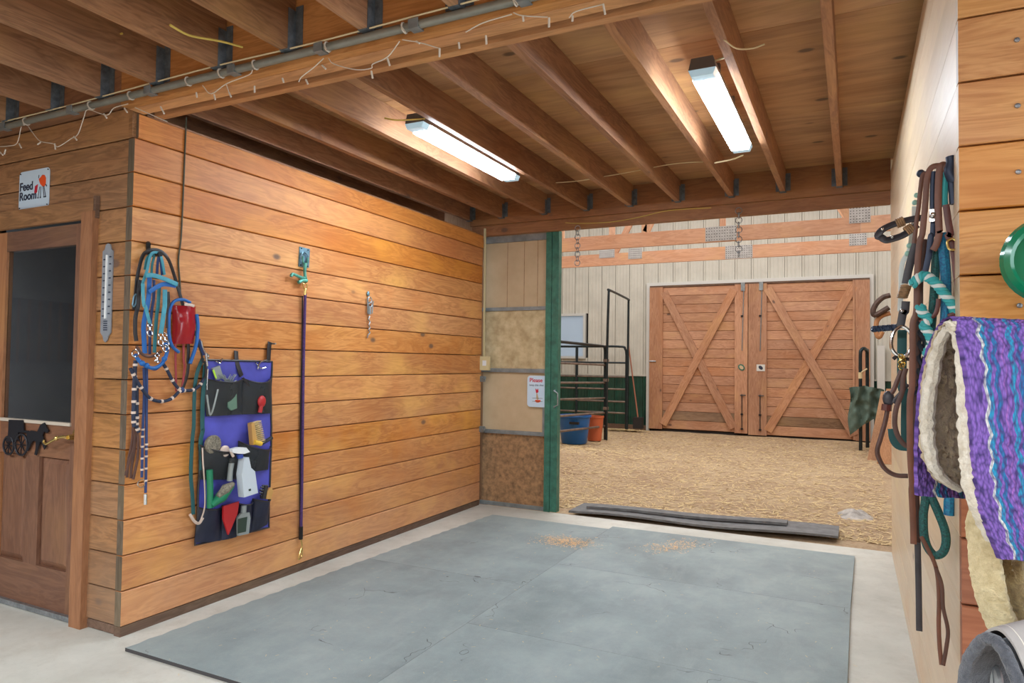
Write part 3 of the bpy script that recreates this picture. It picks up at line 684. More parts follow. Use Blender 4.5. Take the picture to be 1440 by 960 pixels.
# barn double doors
fr = thing('trim_5', (1.5, D-.06, 0), kind='structure')
put(MB().box((-.57, D-.07, .02), (-.51, D, 3.03)), 'side_trim', 'trimwhite', fr, own=True)
put(MB().box((3.49, D-.07, .02), (3.55, D, 3.03)), 'side_trim', 'trimwhite', fr, own=True)
put(MB().box((-.51, D-.07, 2.965), (3.49, D, 3.03)), 'head_trim', 'trimwhite', fr, own=True)
put(MB().box((-.51, D-.02, -.1), (3.49, D+.02, 2.97)), 'backing', 'dark', fr, own=True)
y0 = D-.05
def barn_door(n, xl, xr, wl_, wr_, zb, flip):
    """wl_, wr_ widths of left and right stiles; boards between; X brace"""
    d = thing('door_%d' % n, ((xl+xr)/2, y0, zb), kind='structure')
    nb = 16; hh = (2.93-zb)/nb
    bm_ = board_mesh(xr-xl-.02, hh, .03, 0, ['barn_x', 'barn_x'], .005); bg = board_mesh(xr-xl-.02, hh, .03, 0, ['barn_grey', 'barn_grey'], .005)
    for i in range(nb): inst(bg if i == 1 else bm_, 'board', (xl+.01, y0+rnd.uniform(-.002, .002), zb+i*hh), d)
    ys = y0-.032
    put(MB().box((xl, ys-.035, zb-.01), (xl+wl_, ys, 2.93)), 'stile', 'barn_z', d, own=True)
    put(MB().box((xr-wr_, ys-.035, zb-.01), (xr, ys, 2.93)), 'stile', 'barn_z', d, own=True)
    a0, a1 = xl+wl_, xr-wr_
    def brace(p, q, yy):
        b = MB(); b.bar((0, 0, 0), ((Vector(q)-Vector(p)).length, 0, 0), .15, .035, (0, 1, 0))
        me = b.mesh('brace', ['barn_x']); v = Vector(q)-Vector(p)
        inst(me, 'brace', (p[0], yy, p[2]), d, rot=(0, -math.atan2(v.z, v.x), 0))
    brace((a0+.02, 0, 2.83), (a1-.02, 0, zb+.08), ys-.018 if flip else ys-.03)
    brace((a0+.02, 0, zb+.08), (a1-.02, 0, 2.83), ys-.03 if flip else ys-.018)
    return d
dl_ = barn_door(3, -.50, 1.412, .27, .24, .08, True)
dr_ = barn_door(4, 1.425, 3.49, .33, .235, .06, False)
put(MB().box((3.215, y0-.072, .06), (3.25, y0-.03, 2.93)), 'stile', 'barn_z', dr_, own=True)
for d, x, pz in ((dl_, 1.31, 1), (dr_, 1.64, 1)):
    ys = y0-.078
    put(MB().tube([(x+.03, ys, 2.86), (x, ys, 1.65)], .008, 6), 'slide_bolt', 'steel_dull', d)
    put(MB().box((x-.02, ys-.01, 2.80), (x+.05, ys+.02, 2.96)), 'bracket', 'steel_dull', d)
    b = MB().tube([(x, ys, .14), (x, ys, .82)], .008, 6).tube([(x-.03, ys, .80), (x+.07, ys-.02, .80)], .009, 6)
    put(b, 'slide_bolt', 'pipe', d)
    for z in (.14, .42, 2.3): put(MB().box((x-.022, ys-.012, z), (x+.022, ys+.01, z+.03)), 'bolt_guide', 'black_iron', d)
put(MB().tube([(-.49, y0-.08, 1.43), (-.36, y0-.08, 1.43)], .012, 6), 'latch', 'steel', dl_)
for k, (x, w_, h_, bg_, ov) in enumerate(((1.30, .12, .10, 'green_paint', 'card'), (1.65, .15, .125, 'trimwhite', 'ink'))):
    p = thing('door_plaque', (x, y0-.068, 1.30), ['small dark oval plaque on the left barn door', 'small white plaque with dark oval on the right barn door'][k], 'plaque')
    if k == 0: put(MB().lathe([(.068, 0), (.068, .008)], (x, y0-.068, 1.33), (0, -1, 0), 20, .8, 1), 'plate', bg_, p)
    else: put(MB().box((x-.075, y0-.076, 1.265), (x+.075, y0-.068, 1.39)), 'plate', bg_, p)
    put(MB().lathe([(.045, 0), (.045, .003)], (x, y0-.0765, 1.33), (0, -1, 0), 18, .7, 1), 'oval', ov, p)
put(MB().box((-.50, y0+.0, -.1), (3.49, y0+.05, .07)), 'trim_6', 'dark', kind='structure')
put(MB().box((-.5, D-.1, 2.93), (3.49, D-.07, 2.965)), 'trim_7', 'base_dark', kind='structure')

# roof trusses
M['nailplate'] = plain('nail_plate', (200, 202, 200), .5, .1, nz=.15)
def nail_plate(x0, x1, z0, z1, y, parent):
    p = put(MB().box((x0, y-.004, z0), (x1, y, z1)), 'nail_plate', 'nailplate', parent)
    b = MB(); nx, nz = max(3, int((x1-x0)/.03)), max(3, int((z1-z0)/.03))
    for i in range(nx):
        for j in range(nz):
            cx_, cz_ = x0+(i+.5)*(x1-x0)/nx, z0+(j+.5)*(z1-z0)/nz
            b.box((cx_-.006, y-.0055, cz_-.004), (cx_+.006, y-.004, cz_+.004))
    put(b, 'plate_teeth', 'dark', p, kind='stuff')
for ty, cuts, webs, plates in (
    (6.54, (-6, 1.75, 3.3, 9), (((.78, 3.0), (.78, 4.9), .07), ((.80, 3.05), (1.75, 4.9), .09), ((1.77, 3.0), (1.77, 4.9), .07), ((3.2, 3.02), (2.2, 4.9), .09), ((-.4, 3.0), (-.4, 4.9), .1)),
     ((1.563, 1.94, 2.91, 3.09), (3.18, 3.40, 3.01, 3.2))),
    (8.03, (-6, 1.75, 9), (((-.15, 3.0), (-.15, 4.9), .09), ((-.1, 3.05), (.9, 4.9), .09), ((3.3, 3.05), (2.3, 4.9), .09)),
     ((.12, .335, 2.98, 3.14), (1.565, 1.94, 2.90, 3.09), (3.174, 3.385, 2.99, 3.15), (-.35, -.1, 3.02, 3.2)))):
    t = thing('roof_truss', (1.5, ty, 2.9), '' + ('nearer timber roof truss with nail plates above the dirt arena' if ty < 7 else 'farther timber roof truss, lower in view, closer to the big barn doors'), 'truss')
    for a, b_ in zip(cuts, cuts[1:]): put(MB().box((a+.001, ty, 2.90), (b_-.001, ty+.04, 3.085)), 'bottom_chord', 'chord_x', t, own=True)
    for p, q_, w_ in webs:
        v = V(q_[0]-p[0], 0, q_[1]-p[1]); me = MB().bar((0, 0, 0), (v.length, 0, 0), w_, .04, (0, 1, 0)).mesh('web', ['chord_x'])
        inst(me, 'web', (p[0], ty+.021, p[1]+.04), t, rot=(0, -math.atan2(v.z, v.x), 0))
    put(MB().box((-6, ty, 4.95), (9, ty+.04, 5.14)), 'top_chord', 'chord_x', t, own=True)
    for a in plates: nail_plate(*a, ty, t)

# ------------------------------------------------------------------ metal-framed sliding stall door, parked open
d2 = thing('door_2', (.36, 3.70, 0), kind='structure')
ya, yb = 3.70, 3.74
put(MB().box((-.03, ya+.012, 1.885), (.645, ya+.02, 2.60)), 'cardboard_panel', 'card', d2, own=True)
kg = MB().shell(24, 20, lambda u, v: V(-.03+.675*u, ya+.004+.014*noise.noise(V(u*9, v*3, 0))+.006*noise.noise(V(u*22, v*20, 5)), 1.31+.56*v), (0, .012, 0))
put(kg, 'insulation_sheet', 'kraft', d2, smooth=True, own=True)
put(MB().box((-.03, ya+.012, .71), (.645, ya+.02, 1.28)), 'cardboard_panel', 'card', d2, own=True)
put(MB().box((-.03, ya+.012, .03), (.645, ya+.02, .69)), 'osb_panel', 'osb', d2, own=True)
for x in (.22, .40, .54): put(MB().box((x, ya+.0105, 1.89), (x+.004, ya+.012, 2.56)), 'cardboard_fold', 'osb', d2, own=True)
for z0, z1 in ((1.866, 1.90), (1.274, 1.312), (.685, .72), (2.53, 2.6), (-.005, .03)):
    put(MB().box((-.04, ya-.012, z0), (.648, ya+.03, z1)), 'channel', 'steel_dull', d2, own=True)
put(MB().box((.615, ya-.006, .72), (.645, ya+.01, .96)), 'channel_stub', 'steel_dull', d2, own=True)
put(MB().box((.648, ya-.035, -.005), (.705, ya+.045, 2.62)).box((.708, ya-.03, 0.0), (.775, ya+.04, 2.60)), 'green_post', 'green_paint', d2, own=True)
put(MB().tube([(.752, ya-.03, 1.12), (.752, ya-.06, 1.115), (.79, ya-.06, 1.09), (.79, ya-.06, .985), (.752, ya-.06, .965), (.752, ya-.03, .955)], .006, 6), 'door_handle', 'steel', d2, own=True)
ps = thing('please_sign', (.56, ya-.012, .965), 'small white rounded sign reading Please keep this shut on the sliding door', 'sign')
px0, pz0, px1, pz1 = .462, .955, .644, 1.248
put(MB().prism(rrect(px0, px1+.03, pz0, pz1, .03), (0, ya-.018, 0), (1, 0, 0), (0, 0, 1), (0, .004, 0)), 'plate', 'signblue', ps)
lettering('Please', .054, (px0+.022, ya-.0188, 1.188), (1, 0, 0), (0, 0, 1), 'ink_r', ps, bold=.0008)
lettering('keep this shut', .026, (px0+.022, ya-.0188, 1.152), (1, 0, 0), (0, 0, 1), 'ink', ps)
def pic(pts, nm, mt): put(MB().prism(pts, (0, ya-.0188, 0), (1, 0, 0), (0, 0, 1), (0, .0008, 0)), nm, mt, ps)
pic([(.545, 1.13), (.552, 1.09), (.562, 1.085), (.578, 1.095), (.574, 1.13), (.563, 1.115)], 'horse_head_picture', 'ink_r')
pic([(.556, 1.085), (.565, 1.085), (.582, 1.03), (.566, 1.022), (.556, 1.035)], 'horse_neck_picture', 'card')
pic([(.545, 1.022), (.60, 1.022), (.60, 1.006), (.58, .998), (.56, .998), (.545, 1.006)], 'horse_body_picture', 'ink_o')
for z in (1.005, 1.035): pic([(.515, z), (.62, z), (.62, z+.005), (.515, z+.005)], 'fence_picture', 'steel_dull')
# hardware and cable at the wall end
ob = thing('outlet_box', (.03, 3.60, 1.29), 'cream plastic outlet box at the foot of the vertical cream conduit', 'outlet')
put(MB().box((.0, 3.585, 1.292), (.10, 3.612, 1.425)), 'box', 'outlet', ob)
put(MB().box((.03, 3.582, 1.335), (.07, 3.585, 1.385)), 'cover', 'white', ob)
put(MB().tube([(.035, 3.60, 1.42), (.033, 3.60, 2.00), (.028, 3.60, 2.66)], .012, 8), 'wall_conduit', 'siding_tube', label='cream vertical conduit rising from the outlet box to the far beam', cat='conduit', smooth=True)
for z, lb in ((1.20, 'upper'), (.72, 'lower')):
    gh = thing('gate_latch', (.02, 3.60, z), 'small rusty steel latch at the end of the tack wall, %s one' % lb, 'latch')
    put(MB().box((.0, 3.592, z-.02), (.05, 3.611, z+.035)), 'plate', 'steel_dull', gh)
    put(MB().tube([(.03, 3.58, z+.02), (.07, 3.57, z+.0), (.075, 3.57, z+.03)], .006, 6), 'hook', 'steel_dull', gh)
# chains under the far beam
def chain(p, q_, n, name, label, cat='chain', mat='steel', R=.014, r=.0035, parent=None):
    c = thing(name, q_, label, cat); p, q_ = Vector(p), Vector(q_)
    for i in range(n):
        t = (i+.5)/n; cc = p.lerp(q_, t); ax = (1, 0, 0) if i % 2 else (0, 1, 0)
        put(MB().ring(cc, ax, (p-q_).length/n*.66, r, 12, 5, up=(0, 0, 1), sx=1.0), 'link', mat, c)
    return c
chain((1.0, 3.56, 2.60), (1.0, 3.56, 2.25), 9, 'hanging_chain', 'thin chain hanging from the far beam near the green post')
chain((2.39, 3.56, 2.64), (2.39, 3.56, 2.25), 10, 'hanging_chain', 'thin chain with hook hanging from the far beam above the barn doors')

# rubber strips at the threshold
def strip(x0, x1, y0_, y1_, z, zt, f, lab):
    b = MB().shell(30, 2, lambda u, v: V(x0+(x1-x0)*u+v*.06*0, y0_(u)+(y1_(u)-y0_(u))*v, z+f(u)), (0, 0, -zt))
    put(b, 'rubber_strip', 'rubber_strip', label=lab, cat='rubber strip', smooth=False)
strip(.90, 3.11, lambda u: 3.66+.16*u+.02*sin(u*7), lambda u: 4.06+.16*u, .022, .018, lambda u: .01+.008*sin(u*9), 'long grey rubber strip lying flat on the dirt at the concrete edge')
strip(1.02, 2.72, lambda u: 3.80+.17*u, lambda u: 3.93+.17*u, .060, .022, lambda u: .006*sin(u*8), 'narrower rubber strip lying on top of the long one at the threshold')
# pale dust heap
b = MB()
b.grid(24, 24, lambda u, v: V(3.22+(u-.5)*.5, 4.95+(v-.5)*.9, dz(3.2, 4.9)-.02+.07*math.exp(-((u-.5)**2+(v-.5)**2)*16)*(1+.6*noise.noise(V(u*7, v*7, 2)))))
put(b, 'ash_pile', plain('ash', (196, 190, 182), .95, nz=.3, scale=14), label='small pale grey heap on the dirt by the right wall', cat='pile', kind='stuff', smooth=True)

# ------------------------------------------------------------------ corral panels, tub, broom
def rail(b, p, q_, r=.022): b.tube([p, q_], r, 8)
pa = thing('corral_panel', (-.8, 8.9, .0), 'nearer pipe corral panel in front of the blue tub', 'fence panel')
E_ = [(-.757, 9.56, 1.676), (-.754, 9.56, 1.345), (-.751, 9.56, 1.028), (-.748, 9.56, .754), (-.746, 9.56, .496), (-.744, 9.56, .256)]
S_ = [(-.853, 7.6, 1.701), (-.849, 7.6, 1.372), (-.845, 7.6, 1.066), (-.842, 7.6, .81), (-.84, 7.6, .554), (-.837, 7.6, .32)]
for i, (e, s_) in enumerate(zip(E_, S_)):
    e, s_ = Vector(e), Vector(s_); far_ = s_+(s_-e)*.9
    if i == 0: put(MB().tube(cr([far_, s_, e+V(0, -.12, 0), e+V(0, -.03, -.03), e+V(0, 0, -.12)], 5), .024, 10), 'rail', 'pipe', pa, smooth=True)
    else: put(MB().tube([far_, e], .019 if i > 3 else .017, 8), 'rail', 'piperust', pa, smooth=True)
put(MB().tube([(-.757, 9.56, 1.60), (-.742, 9.56, .0)], .026, 10), 'end_post', 'pipe', pa, smooth=True)
pb = thing('corral_panel', (-1.9, 11.3, .1), 'farther pipe corral panel standing against the ribbed wall under the window', 'fence panel')
for i, z in enumerate((1.70, 1.391, 1.103, .852, .601, .372)):
    if i == 0: put(MB().tube(cr([(-4.6, 11.3, z+.02), (-2, 11.3, z+.02), (-1.05, 11.3, z+.02), (-.92, 11.3, z-.03), (-.89, 11.3, z-.16)], 5), .024, 10), 'rail', 'pipe', pb, smooth=True)
    else: put(MB().tube([(-4.6, 11.3, z), (-.89, 11.3, z)], .019, 8), 'rail', 'pipe' if i < 2 else 'piperust', pb, smooth=True)
for x in (-.885, -1.962, -3.3): put(MB().tube([(x, 11.3, 1.62 if x > -1 else 1.7), (x, 11.3, .05)], .03, 10), 'post', 'pipe', pb, smooth=True)
gf = thing('bow_gate', (-.8, 10.4, .0), 'tall narrow pipe bow gate frame between the two corral panels', 'gate')
put(MB().tube(cr([(-.70, 9.50, .0), (-.70, 9.50, 1.5), (-.68, 9.50, 2.58), (-.68, 9.54, 2.66), (-.70, 9.62, 2.69), (-.83, 11.15, 2.67), (-.84, 11.24, 2.64), (-.845, 11.26, 2.55), (-.85, 11.26, 1.5), (-.86, 11.26, .05)], 6), .022, 10), 'bow', 'pipe', gf, smooth=True)
for z in (.55, 1.05, 1.4): put(MB().box((-.76, 9.47, z), (-.69, 9.58, z+.05)), 'clamp', 'piperust', gf)
tb = thing('water_tub', (-1.02, 8.75, .02), 'round blue plastic tub on the dirt behind the corral panel', 'tub')
put(MB().lathe([(.205, 0), (.215, .01), (.27, .44), (.29, .445), (.292, .47), (.265, .475), (.255, .44), (.2, .03)], (-1.02, 8.75, .02), n=28), 'body', 'tub', tb, smooth=True)
put(MB().box((-.99, 8.44, .36), (-.83, 8.49, .40)), 'handle', 'dark', tb)
ob_ = thing('feed_bucket', (-.83, 9.35, .02), 'rust orange bucket on the dirt between the blue tub and the panel post', 'bucket')
put(MB().lathe([(.12, 0), (.155, .40), (.165, .40), (.165, .43), (.145, .43), (.11, .02)], (-.86, 9.33, .02), n=20), 'body', 'orange', ob_, smooth=True)
br = thing('broom', (-.70, 11.3, .1), 'reddish wooden broom handle leaning against the green wainscot left of the barn doors', 'broom')
put(MB().tube([(-.93, 11.55, 1.79), (-.66, 11.35, .30)], .014, 8), 'handle', plain('red_wood', (160, 100, 76), .6), br, smooth=True)
put(MB().box((-.74, 11.28, .08), (-.56, 11.42, .30)), 'head', 'dark', br)
# hay heap at the door corner
flakes('hay_heap', (-.9, 11.2), .16, 1200, .035, .04, 'straw', 'low heap of dry hay at the left foot of the barn doors', 'hay', .35, 0, .09)

# right side: bow post with tarp, leaning boards
bp = thing('bow_post', (3.33, 10.3, .0), 'dark pipe post with curved top in front of the right barn door', 'post')
put(MB().tube(cr([(3.325, 10.3, .0), (3.325, 10.3, 1.0), (3.325, 10.3, 1.55), (3.34, 10.32, 1.64), (3.38, 10.4, 1.67), (3.42, 10.6, 1.63), (3.43, 10.7, 1.5), (3.43, 10.72, .0)], 5), .028, 10), 'pipe', 'pipe', bp, smooth=True)
put(MB().tube([(3.325, 10.3, 1.18), (3.325, 10.3, 1.28)], .032, 10).tube([(3.34, 10.28, 1.28), (3.42, 10.25, 1.34)], .012, 6), 'binding', 'cream_wire', bp)
tp = MB()
def tarp_fn(u, v):
    x = 3.16+.50*u; z = 1.07-.05*abs(u-.4)*2-v*(.76-.36*u)
    y = 10.22+.05*sin(u*17+v*3)+.035*noise.noise(V(u*6, v*5, 0))*2-.06*v
    return V(x+.02*sin(v*7+u*4)*(1-u), y, z+.02*noise.noise(V(u*5, 3, 0)))
tp.shell(26, 22, tarp_fn, (0, .012, 0))
put(tp, 'tarp', 'tarp', label='crumpled green tarp draped over the bow post by the right barn door', cat='tarp', smooth=True)
for k, (x0, x1, zt, yy, lb) in enumerate(((3.40, 3.60, 1.0, 9.2, 'wide tan board leaning under the green tarp'), (3.52, 3.66, 1.05, 8.9, 'narrow tan board leaning nearest the right wall end'))):
    put(MB()._add([(x0, yy, .0), (x0+.2, yy, .0), (x1+.12, yy+.5, zt), (x1, yy+.5, zt), (x0, yy+.03, 0), (x0+.2, yy+.03, 0), (x1+.12, yy+.53, zt), (x1, yy+.53, zt)],
        [(0, 1, 2, 3), (4, 5, 6, 7), (0, 1, 5, 4), (1, 2, 6, 5), (2, 3, 7, 6), (3, 0, 4, 7)]), 'leaning_board', 'tan_board', label=lb, cat='board')
M['wornleather'] = plain('worn_leather', (92, 70, 60), .7, nz=.4)
tk = thing('hanging_harness', (3.60, 9.9, 1.9), 'brown coiled leather harness hanging beyond the right wall end', 'tack')
put(MB().tube(cr([(3.737,9.9,2.482),(3.64,9.9,2.452),(3.552,9.9,2.366),(3.502,9.9,2.256),(3.522,9.9,2.178),(3.62,9.9,2.231),(3.717,9.9,2.295)], 5), .04, 8), 'loop', 'wornleather', tk, smooth=True)
put(MB().tube(cr([(3.738,9.95,2.21),(3.621,9.95,2.168),(3.552,9.95,2.08),(3.542,9.95,1.924),(3.581,9.95,1.835),(3.63,9.95,1.923)], 5), .036, 8), 'strap', 'tan_board', tk, smooth=True)
put(MB().box((3.60, 11.55, .1), (3.72, 11.64, 1.75)), 'trim_8', 'trimwhite', kind='structure')
put(MB().box((3.78, 9.85, -.1), (3.92, 9.99, 5.2)), 'trim_9', 'barn_z', kind='structure')

# ================================================================== things on the left wall
def colr(n, c, rough=.55, metal=0, **k):
    M[n] = plain(n, c, rough, metal, **k)
colr('black_leather', (38, 34, 36), .45); colr('brown_leather', (96, 64, 54), .5, nz=.25); colr('teal_nylon', (74, 158, 178), .6, nz=.15)
colr('teal_dark', (44, 122, 132), .6, nz=.2); colr('blue_nylon', (26, 96, 168), .55); colr('navy_rope', (34, 46, 74), .65, nz=.3, scale=60); colr('bead', (206, 186, 172), .4)
colr('red_vinyl', (150, 24, 34), .18); colr('red_strap', (150, 52, 56), .55); colr('green_web', (32, 84, 86), .6); colr('navy', (40, 62, 110), .6)
colr('purple_rope', (82, 52, 116), .7, nz=.3, scale=80); colr('verdigris', (96, 176, 156), .5, .3, nz=.35, scale=30); colr('zinc_blue', (128, 166, 184), .4, .6, nz=.3, scale=25)
WX = (1, 0, 0)
def strap_part(t, name, pts, w, th, mat, n=5, nrm=WX): return put(MB().strap(cr(pts, n), w, th, nrm), name, mat, t, smooth=True)
def rope_part(t, name, pts, r, mat, n=5): return put(MB().tube(cr(pts, n), r, 8), name, mat, t, smooth=True)
def beads(t, pts, k, r, mat='bead', l=.012):
    P = cr(pts, 12); N = len(P)
    for i in range(k):
        j = int((i+.5)/k*(N-2)); p, q_ = P[j], P[j+1]; d = (q_-p).normalized()
        put(MB().tube([p-d*l/2, p+d*l/2], r, 8), 'bead', mat, t)
def snap(t, p, L_=.06, mat='chrome', nrm=WX, tilt=0):
    p = Vector(p)
    put(MB().ring(p+V(0, 0, -.006), nrm, .011, .0032, 14, 6).tube([p+V(0, 0, -.018), p+V(0, 0, -.030)], .006, 8).tube(cr([p+V(0, 0, -.028), p+V(0, .012, -.036), p+V(0, .015, -L_+.008), p+V(0, .004, -L_), p+V(0, -.01, -L_+.010), p+V(0, -.011, -.034), p+V(0, 0, -.028)], 4), .0036, 6), 'snap', mat, t, smooth=True)

hk = thing('wall_hook', (0.0,0.089,1.916), 'black iron hook at the top left of the tack wall', 'hook')
put(MB().tube(cr([(0.006,0.087,1.894), (0.006,0.086,1.93), (0.02,0.075,1.949), (0.045,0.059,1.938)], 4), .011, 8).tube([(0.0,0.105,1.897), (0.12,0.073,1.888)], .012, 8), 'hook', 'black_iron', hk, kind='stuff')

bb = thing('black_bridle', (0.03,0.218,1.216), 'long black leather bridle looped over the left wall hook', 'bridle')
strap_part(bb, 'crown_strap', [(0.02,0.007,1.608),(0.02,0.015,1.683),(0.03,0.013,1.756),(0.04,0.016,1.815),(0.06,0.02,1.877),(0.085,0.033,1.901),(0.085,0.074,1.911),(0.085,0.111,1.902),(0.085,0.141,1.875),(0.06,0.183,1.836),(0.04,0.222,1.779),(0.04,0.248,1.712),(0.04,0.27,1.651),(0.03,0.29,1.62),(0.03,0.307,1.53),(0.03,0.318,1.431),(0.03,0.319,1.352),(0.03,0.321,1.336),(0.03,0.315,1.281),(0.03,0.296,1.226),(0.03,0.279,1.199)], .017, .007, 'black_leather')
strap_part(bb, 'cheek_strap', [(0.045,0.278,1.63),(0.045,0.319,1.554),(0.045,0.351,1.496),(0.045,0.374,1.437),(0.045,0.39,1.393),(0.045,0.401,1.353),(0.045,0.413,1.349),(0.045,0.421,1.304),(0.045,0.415,1.264),(0.045,0.381,1.222),(0.045,0.344,1.201)], .011, .006, 'black_leather')
strap_part(bb, 'cheek_strap', [(0.05,0.015,1.755),(0.05,0.011,1.703),(0.05,0.009,1.63),(0.05,-0.003,1.569),(0.05,-0.002,1.496),(0.05,0.005,1.452)], .02, .007, 'black_leather')
rope_part(bb, 'buckle', [(0.045,-0.017,1.628),(0.045,-0.01,1.672),(0.045,0.003,1.681),(0.045,0.002,1.648),(0.045,-0.009,1.621),(0.045,-0.017,1.628)], .004, 'zinc_blue')

tb_ = thing('teal_bridle', (0.06,0.129,1.381), 'teal and turquoise nylon bridle with chrome snaps on the left wall hook', 'bridle')
strap_part(tb_, 'crown_strap', [(0.07,0.014,1.725),(0.08,0.014,1.754),(0.1,0.016,1.801),(0.1,0.026,1.854),(0.1,0.039,1.887),(0.1,0.063,1.896),(0.1,0.086,1.886),(0.1,0.099,1.849),(0.08,0.127,1.793)], .014, .005, 'teal_nylon')
strap_part(tb_, 'crown_strap', [(0.07,0.025,1.807),(0.09,0.019,1.857),(0.09,0.042,1.884),(0.09,0.059,1.877),(0.09,0.05,1.835),(0.07,0.062,1.79)], .012, .005, 'teal_dark')
strap_part(tb_, 'crown_strap', [(0.07,0.092,1.793),(0.09,0.08,1.851),(0.09,0.087,1.882),(0.09,0.096,1.86),(0.09,0.101,1.824),(0.07,0.121,1.793)], .014, .005, 'navy')
strap_part(tb_, 'browband', [(0.11,0.003,1.773),(0.11,0.023,1.777),(0.11,0.059,1.777),(0.11,0.113,1.766),(0.11,0.147,1.757),(0.11,0.18,1.747)], .022, .006, 'teal_nylon')
strap_part(tb_, 'browband', [(0.1,0.029,1.694),(0.1,0.068,1.722),(0.1,0.105,1.741),(0.1,0.138,1.743),(0.1,0.177,1.741)], .022, .006, 'blue_nylon')
strap_part(tb_, 'cheek_strap', [(0.09,0.003,1.734),(0.09,0.005,1.68),(0.09,0.012,1.629),(0.09,0.02,1.621),(0.09,0.034,1.578),(0.09,0.047,1.538)], .017, .006, 'teal_nylon')
strap_part(tb_, 'cheek_strap', [(0.09,0.124,1.717),(0.09,0.126,1.638),(0.09,0.123,1.614),(0.09,0.116,1.553),(0.09,0.108,1.493)], .024, .006, 'teal_nylon')
strap_part(tb_, 'cheek_strap', [(0.07,0.107,1.735),(0.07,0.103,1.637),(0.07,0.096,1.575),(0.07,0.092,1.481),(0.07,0.09,1.396)], .018, .006, 'teal_dark')
strap_part(tb_, 'cheek_strap', [(0.06,0.059,1.775),(0.06,0.058,1.686),(0.06,0.052,1.635),(0.06,0.035,1.534),(0.06,0.041,1.439),(0.06,0.045,1.391)], .024, .006, 'blue_nylon')
strap_part(tb_, 'cheek_strap', [(0.05,0.091,1.764),(0.05,0.092,1.674),(0.05,0.084,1.612),(0.05,0.077,1.5),(0.05,0.079,1.388)], .014, .006, 'navy')
strap_part(tb_, 'cheek_strap', [(0.05,0.173,1.712),(0.05,0.179,1.644),(0.05,0.176,1.611),(0.05,0.172,1.523)], .014, .006, 'black_leather')
snap(tb_, [(0.09,0.046,1.538)][0], .062); snap(tb_, [(0.09,0.107,1.493)][0], .062); snap(tb_, [(0.08,0.138,1.491)][0], .05)

hb_ = thing('rope_halter', (0.06,0.131,1.309), 'blue rope noseband with rings hanging under the teal bridle', 'halter')
rope_part(hb_, 'noseband', [(0.08,-0.02,1.386),(0.08,0.002,1.354),(0.08,0.039,1.329),(0.08,0.083,1.319),(0.08,0.12,1.336),(0.08,0.144,1.37),(0.08,0.155,1.412),(0.08,0.146,1.442),(0.08,0.125,1.43)], .009, 'blue_nylon')
rope_part(hb_, 'noseband', [(0.075,0.002,1.365),(0.075,0.042,1.332),(0.075,0.087,1.312),(0.075,0.116,1.325),(0.075,0.152,1.367)], .006, 'navy')
strap_part(hb_, 'chin_strap', [(0.07,-0.008,1.426),(0.07,0.016,1.394),(0.07,0.052,1.376),(0.07,0.089,1.381),(0.07,0.129,1.404)], .014, .006, 'brown_leather')
for p_ in [(0.09,-0.027,1.39),(0.09,0.139,1.419),(0.09,0.138,1.442)]: put(MB().ring(p_, WX, .017, .0032, 16, 6), 'ring', 'chrome', hb_, smooth=True)
for p_ in [(0.085,0.015,1.343),(0.085,0.039,1.332),(0.085,0.136,1.366)]: put(MB().ball(p_, .014, 6), 'knot', 'blue_nylon', hb_, smooth=True)
snap(hb_, [(0.08,0.098,1.388)][0], .04)

br_ = thing('beaded_reins', (0.04,0.004,0.89), 'black reins with white beads and leather popper ends, at far left of the tack wall', 'reins')
r1 = [(0.05,0.004,1.357),(0.05,0.002,1.288),(0.05,0.001,1.215),(0.05,0.001,1.143),(0.05,0.001,1.081),(0.05,0.006,1.03)]; r2 = [(0.04,0.02,1.259),(0.04,0.023,1.16),(0.04,0.026,1.068),(0.04,0.026,1.034),(0.04,0.04,1.0)]
for q_, k in ((r1, 6), (r2, 5)):
    rope_part(br_, 'rein', q_, .0095, 'navy_rope'); beads(br_, q_, k, .0115)
for q_ in ([(0.035,0.012,1.035),(0.035,0.022,0.987),(0.035,0.016,0.922),(0.035,-0.003,0.862),(0.035,-0.02,0.794)], [(0.03,0.016,1.035),(0.03,0.011,0.945),(0.03,-0.004,0.867),(0.03,-0.009,0.783)], [(0.035,0.025,1.025),(0.035,0.04,0.967),(0.035,0.04,0.871),(0.035,0.02,0.77)], [(0.03,0.026,1.024),(0.03,0.027,0.92),(0.03,0.014,0.836),(0.03,0.011,0.776)]):
    strap_part(br_, 'popper', q_, .014, .004, 'brown_leather')
bl = thing('beaded_loop_reins', (0.05,0.205,1.161), 'black beaded rope rein swagged between the teal bridle and the grooming organizer', 'reins')
for q_, k in (([(0.06,-0.029,1.318),(0.06,-0.0,1.267),(0.06,0.033,1.219),(0.06,0.074,1.173),(0.06,0.116,1.153),(0.06,0.166,1.15),(0.06,0.208,1.164),(0.06,0.242,1.193),(0.06,0.26,1.204)], 6), ([(0.055,0.153,1.34),(0.055,0.182,1.298),(0.055,0.209,1.252),(0.055,0.241,1.216),(0.055,0.264,1.203),(0.055,0.291,1.199),(0.055,0.336,1.202),(0.055,0.373,1.223),(0.055,0.4,1.26)], 6)):
    rope_part(bl, 'rein', q_, .0085, 'navy_rope'); beads(bl, q_, k, .0105)
put(MB().ball([(0.055,0.264,1.203)][0], .016, 6), 'knot', 'navy', bl, smooth=True)
lr = thing('blue_lead_rope', (0.03,0.095,0.666), 'pair of dark blue straps with silver beads hanging lowest at the wall corner', 'lead rope')
